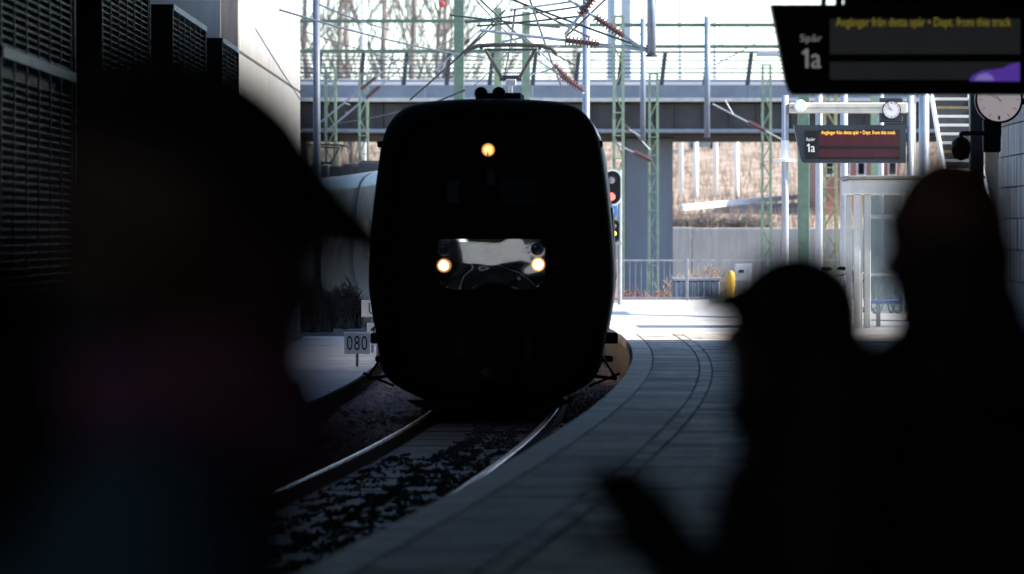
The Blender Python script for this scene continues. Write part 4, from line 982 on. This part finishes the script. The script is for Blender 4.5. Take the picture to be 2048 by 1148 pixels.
# ------------------------------------------------------------------ people
def capsule(mb, a, b, ra, rb, n=14):
    a, b = Vector(a), Vector(b); t = (b - a).normalized(); pts = []; rs = []
    for k in range(5): an = R(90 - 22.5 * k); pts.append(a - t * ra * math.sin(an)); rs.append(max(ra * math.cos(an), .001))
    for k in range(5): an = R(22.5 * k); pts.append(b + t * rb * math.sin(an)); rs.append(max(rb * math.cos(an), .001))
    mb.tube(pts, rs, n)
def ell(mb, c, r, sub=3):
    mb.ico(c, 1.0, sub, 0, r)
def remesh(mb, name, mat, parent, vox, sm, world_m):
    me = bpy.data.meshes.new(name); me.from_pydata([tuple(world_m @ Vector(v)) for v in mb.v], [], mb.f)
    bm = bmesh.new(); bm.from_mesh(me); bmesh.ops.recalc_face_normals(bm, faces=bm.faces); bm.to_mesh(me); bm.free()
    o = bpy.data.objects.new(name, me); COL.objects.link(o)
    m = o.modifiers.new('r', 'REMESH'); m.mode = 'VOXEL'; m.voxel_size = vox
    s = o.modifiers.new('s', 'SMOOTH'); s.factor = .5; s.iterations = sm
    dg = bpy.context.evaluated_depsgraph_get(); me2 = bpy.data.meshes.new_from_object(o.evaluated_get(dg)); me2.name = name
    bpy.data.objects.remove(o); bpy.data.meshes.remove(me)
    me2.materials.clear(); me2.materials.append(mat); me2.polygons.foreach_set('use_smooth', [True] * len(me2.polygons))
    ob = bpy.data.objects.new(name, me2); COL.objects.link(ob); ob.parent = parent
    return ob
def hand(mb, w, dirv, pn, side, curl, sc=1.):
    # w wrist, dirv finger direction, pn palm normal (towards grip); side +1: thumb on +across
    f = Vector(dirv).normalized(); pn = (Vector(pn) - f * f.dot(Vector(pn))).normalized(); ac = f.cross(pn) * side
    w = Vector(w)
    for k in (-.5, 0, .5): capsule(mb, w + f * .01 + ac * k * .045 * sc, w + f * .088 * sc + ac * k * .058 * sc, .016 * sc, .0135 * sc, 10)
    for i, (o_, L) in enumerate(((.034, .072), (.011, .082), (-.012, .076), (-.034, .060))):
        p = w + f * .09 * sc + ac * o_ * sc; dv = f.copy(); r = .0092 * sc
        for sgm, fr in enumerate((.45, .32, .23)):
            dv = (dv + pn * curl * (.55 + .25 * sgm)).normalized(); q = p + dv * L * fr * sc; capsule(mb, p, q, r, r * .92, 8); p = q; r *= .93
    p = w + f * .03 * sc + ac * .035 * sc; dv = (f * .65 + ac * .75 + pn * .25).normalized()
    for L, r in ((.04, .0125), (.03, .0105), (.024, .0095)):
        q = p + dv * L * sc; capsule(mb, p, q, r * sc, r * .92 * sc, 8); p = q; dv = (dv + f * .35 + pn * curl * .35).normalized()
def person(loc, rotz, h, label, head_pitch, arms, mats, hat, bald=False, group=None, head_yaw=0., gloves=False):
    t = thing('person', label, 'person', loc, group); t.rotation_euler = (0, 0, rotz)
    s = h / 1.75; W = Matrix.Scale(s, 4)
    skin, jack, trou = mats
    hp = Vector((0, .0, 1.50)); Hm = Matrix.Translation(hp) @ Matrix.Rotation(head_yaw, 4, 'Z') @ Matrix.Rotation(-head_pitch, 4, 'X') @ Matrix.Translation(-hp)
    b = MB(); hd = MB()
    ell(hd, (0, .0, 1.645), (.077, .098, .108)); ell(hd, (0, .035, 1.585), (.058, .066, .075)); ell(hd, (0, .070, 1.545), (.030, .028, .024))
    capsule(hd, (0, .092, 1.645), (0, .118, 1.608), .010, .016, 10); ell(hd, (.012, .104, 1.604), (.010, .010, .009)); ell(hd, (-.012, .104, 1.604), (.010, .010, .009))
    capsule(hd, (-.035, .083, 1.668), (.035, .083, 1.668), .014, .014, 8); capsule(hd, (-.02, .093, 1.576), (.02, .093, 1.576), .0075, .0075, 8); capsule(hd, (-.016, .091, 1.565), (.016, .091, 1.565), .0085, .0085, 8)
    for q in (-1, 1):
        ell(hd, (q * .079, -.005, 1.628), (.011, .022, .034)); ell(hd, (q * .085, -.012, 1.636), (.007, .020, .024)); ell(hd, (q * .045, .072, 1.605), (.022, .022, .020))
    hd.v = [tuple(Hm @ Vector(v)) for v in hd.v]; b.add(hd.v, hd.f)
    capsule(b, (0, -.012, 1.56), (0, -.025, 1.42), .055, .062)
    ell(b, (0, -.01, 1.28), (.165, .105, .19)); ell(b, (0, 0, 1.05), (.14, .10, .17)); ell(b, (0, 0, .93), (.165, .11, .12))
    capsule(b, (-.15, -.015, 1.41), (.15, -.015, 1.41), .058, .058)
    jk = MB(); ell(jk, (0, -.01, 1.28), (.195, .135, .20)); ell(jk, (0, 0, 1.04), (.185, .135, .20)); ell(jk, (0, 0, .90), (.19, .14, .13))
    capsule(jk, (-.16, -.015, 1.405), (.16, -.015, 1.405), .074, .074); capsule(jk, (0, -.022, 1.50), (0, -.02, 1.40), .076, .10)
    for sd, (elb, wr, fd, pn, curl) in zip((-1, 1), arms):
        sh_ = Vector((sd * .19, -.015, 1.40)); elb = Vector(elb); wr = Vector(wr)
        capsule(b, sh_, elb, .05, .040); capsule(b, elb, wr, .041, .026)
        hand(b, wr, fd, pn, sd * -1, curl)
        if gloves:
            gl = MB(); hand(gl, wr, fd, pn, sd * -1, curl, 1.14); capsule(gl, wr.lerp(elb, .12), wr, .036, .034); remesh(gl, 'glove', cap_m, t, .006, 2, W)
        capsule(jk, sh_, elb, .075, .060); capsule(jk, elb, wr.lerp(elb, .06), .061, .043)
    tr = MB(); ell(tr, (0, 0, .90), (.172, .118, .11))
    for sd in (-1, 1):
        hip, kn, an = Vector((sd * .09, 0, .88)), Vector((sd * .105, .02, .48)), Vector((sd * .11, -.015, .09))
        capsule(b, hip, kn, .085, .055); capsule(b, kn, an, .054, .038); capsule(b, an + Vector((0, -.01, -.045)), an + Vector((sd * .02, .17, -.06)), .036, .026)
        capsule(tr, hip, kn, .102, .074); capsule(tr, kn, an + Vector((0, 0, .0)), .072, .060)
    remesh(b, 'body', skin, t, .0075, 3, W); remesh(jk, 'jacket', jack, t, .014, 7, W); remesh(tr, 'trousers', trou, t, .014, 6, W)
    for sd in (-1, 1):
        so = MB(); capsule(so, (sd * .11, -.05, .055), (sd * .14, .17, .05), .05, .042); so.v = [(x, y, max(z, .001 / s)) for x, y, z in so.v]
        remesh(so, 'shoe', shoe_m, t, .008, 2, W)
    for q in (-1, 1):
        e = MB(); ell(e, (q * .031, .083, 1.648), (.0125, .0125, .0125), 2); e.v = [tuple(W @ (Hm @ Vector(v))) for v in e.v]
        e.build('eye', eye_m).parent = t
    def headpiece(mb, name, mat, vox=.006, sm=4):
        mb.v = [tuple(Hm @ Vector(v)) for v in mb.v]; return remesh(mb, name, mat, t, vox, sm, W)
    if hat == 'cap':
        c = MB(); ell(c, (0, -.015, 1.682), (.092, .112, .070))
        for k in range(7):
            f = k / 6; ell(c, (0, .02 + .125 * f, 1.690 - .030 * f), (.086 - .022 * f, .055 - .012 * f, .054 - .038 * f), 2)
        c.v = [(x, y, max(z, 1.652)) for x, y, z in c.v]
        top = []; bot = []
        for k in range(13):
            a = R(18 + 144 * k / 12); x, y = .094 * math.cos(a), .104 * math.sin(a); e = math.sin((a - R(18)) / R(144) * math.pi)
            for rr_, z in ((0, 1.668), (.055, 1.660), (.100, 1.646)):
                top.append((x * (1 - .0 * rr_), y + rr_ * e, z - .25 * x * x)); bot.append((x, y + rr_ * e, z - .25 * x * x - .007))
        N = len(top); fs = []
        for k in range(12):
            for j in range(2):
                a = k * 3 + j; fs += [(a, a + 1, a + 4, a + 3), (N + a, N + a + 3, N + a + 4, N + a + 1)]
            fs += [(k * 3 + 2, N + k * 3 + 2, N + k * 3 + 5, k * 3 + 5), (k * 3, k * 3 + 3, N + k * 3 + 3, N + k * 3)]
        fs += [(0, N, N + 1, 1), (1, N + 1, N + 2, 2), (36, 37, N + 37, N + 36), (37, 38, N + 38, N + 37)]
        br_ = MB(); br_.add(top + bot, fs)
        crown = headpiece(c, 'cap', cap_m, .007, 4)
        br_.v = [tuple(W @ (Hm @ Vector(v))) for v in br_.v]; bo = br_.build('brim', cap_m, smooth=True); bo.parent = crown
    if hat == 'hood':
        c = MB(); ell(c, (0, -.012, 1.655), (.098, .118, .118)); ell(c, (0, -.045, 1.58), (.098, .10, .12)); capsule(c, (0, -.05, 1.52), (0, -.05, 1.44), .10, .13)
        capsule(c, (-.05, .105, 1.685), (.05, .105, 1.685), .022, .022)
        headpiece(c, 'hood', jack, .010, 5)
        v = MB(); ell(v, (0, .118, 1.672), (.062, .045, .030)); capsule(v, (0, .10, 1.67), (0, .128, 1.662), .022, .02)
        headpiece(v, 'visor', cap_m, .007, 3)
    if bald:
        c = MB(); ell(c, (0, -.012, 1.612), (.0795, .094, .075)); 
        c.v = [(x, min(y, .03), z) for x, y, z in c.v]; headpiece(c, 'cropped_hair', hair_m, .007, 2)
    return t
down = lambda sd: ((sd * .26, -.04, 1.12), (sd * .27, .06, .86), (0, .1, -1), (-sd, .3, 0), .35)
# man with the cap, close on the left, looking to the right
p1 = person((-.272, 2.66, 0), R(-72), 1.742, 'person in dark cap and teal jacket with mauve scarf, large and blurred at left', R(21),
            (((-.23, .08, 1.18), (-.045, .108, 1.40), (.10, .06, .95), (.75, -.3, 0), .55), down(1)), (skin1, jk_teal, trousers_m), 'cap')
sc_ = MB()
for k in range(24):
    a = 2 * math.pi * k / 24; a2 = 2 * math.pi * (k + 1) / 24
    f = lambda q: (.098 * math.cos(q), .010 + .105 * math.sin(q), 1.487 + .012 * math.sin(3 * q) - .01 * math.sin(q))
    capsule(sc_, f(a), f(a2), .052, .052, 8)
hb = MB(); ell(hb, (0, -.145, 1.545), (.115, .085, .115)); ell(hb, (0, -.10, 1.47), (.15, .09, .09)); remesh(hb, 'bunched_hood', cap_m, p1, .011, 5, Matrix.Scale(1.742 / 1.75, 4))
s_ = 1.742 / 1.75; remesh(sc_, 'scarf', scarf_m, p1, .009, 5, Matrix.Scale(s_, 4))
# bald man on the right, seen from behind
p2 = person((.527, 4.60, 0), R(38), 1.705, 'bald person in black jacket seen from behind at right', R(2), (down(-1), ((.28, .04, 1.14), (.20, .26, 1.22), (-.6, .4, .5), (-.3, .2, -.6), .7)), (skin2, jk_black, trousers_m), None, bald=True)
cl = MB()
for k in range(24):
    f = lambda q: (.105 * math.cos(q), -.03 + .095 * math.sin(q), 1.465)
    capsule(cl, f(2 * math.pi * k / 24), f(2 * math.pi * (k + 1) / 24), .05, .05, 8)
for sd in (-1, 1): capsule(cl, (sd * .08, -.03, 1.475), (sd * .19, -.02, 1.435), .06, .065)
for k in range(20):
    f = lambda q: (.052 * math.cos(q), -.02 + .06 * math.sin(q), 1.535)
    capsule(cl, f(2 * math.pi * k / 20), f(2 * math.pi * (k + 1) / 20), .036, .036, 8)
ell(cl, (0, -.004, 1.562), (.081, .096, .085))
remesh(cl, 'padded_collar', jk_black, p2, .011, 5, Matrix.Scale(1.715 / 1.75, 4))
# hooded person in the middle, turned left, one hand raised
p3 = person((.396, 5.62, 0), R(82), 1.565, 'shorter hooded person with a visor, turned left, hand held out', R(-4),
            (((-.235, .06, 1.12), (-.10, .19, 1.27), (.1, .45, .8), (.6, .2, -.3), .55), ((.25, .05, 1.12), (.12, .18, 1.26), (-.2, .5, .7), (-.6, .2, -.3), .5)), (skin1, jk_navy, trousers_m), 'hood', gloves=True)
sc3 = MB()
for k in range(22):
    f = lambda q: (.075 * math.cos(q), -.012 + .068 * math.sin(q), 1.51)
    capsule(sc3, f(2 * math.pi * k / 22), f(2 * math.pi * (k + 1) / 22), .048, .048, 8)
remesh(sc3, 'scarf', jk_navy, p3, .010, 5, Matrix.Scale(1.555 / 1.75, 4))
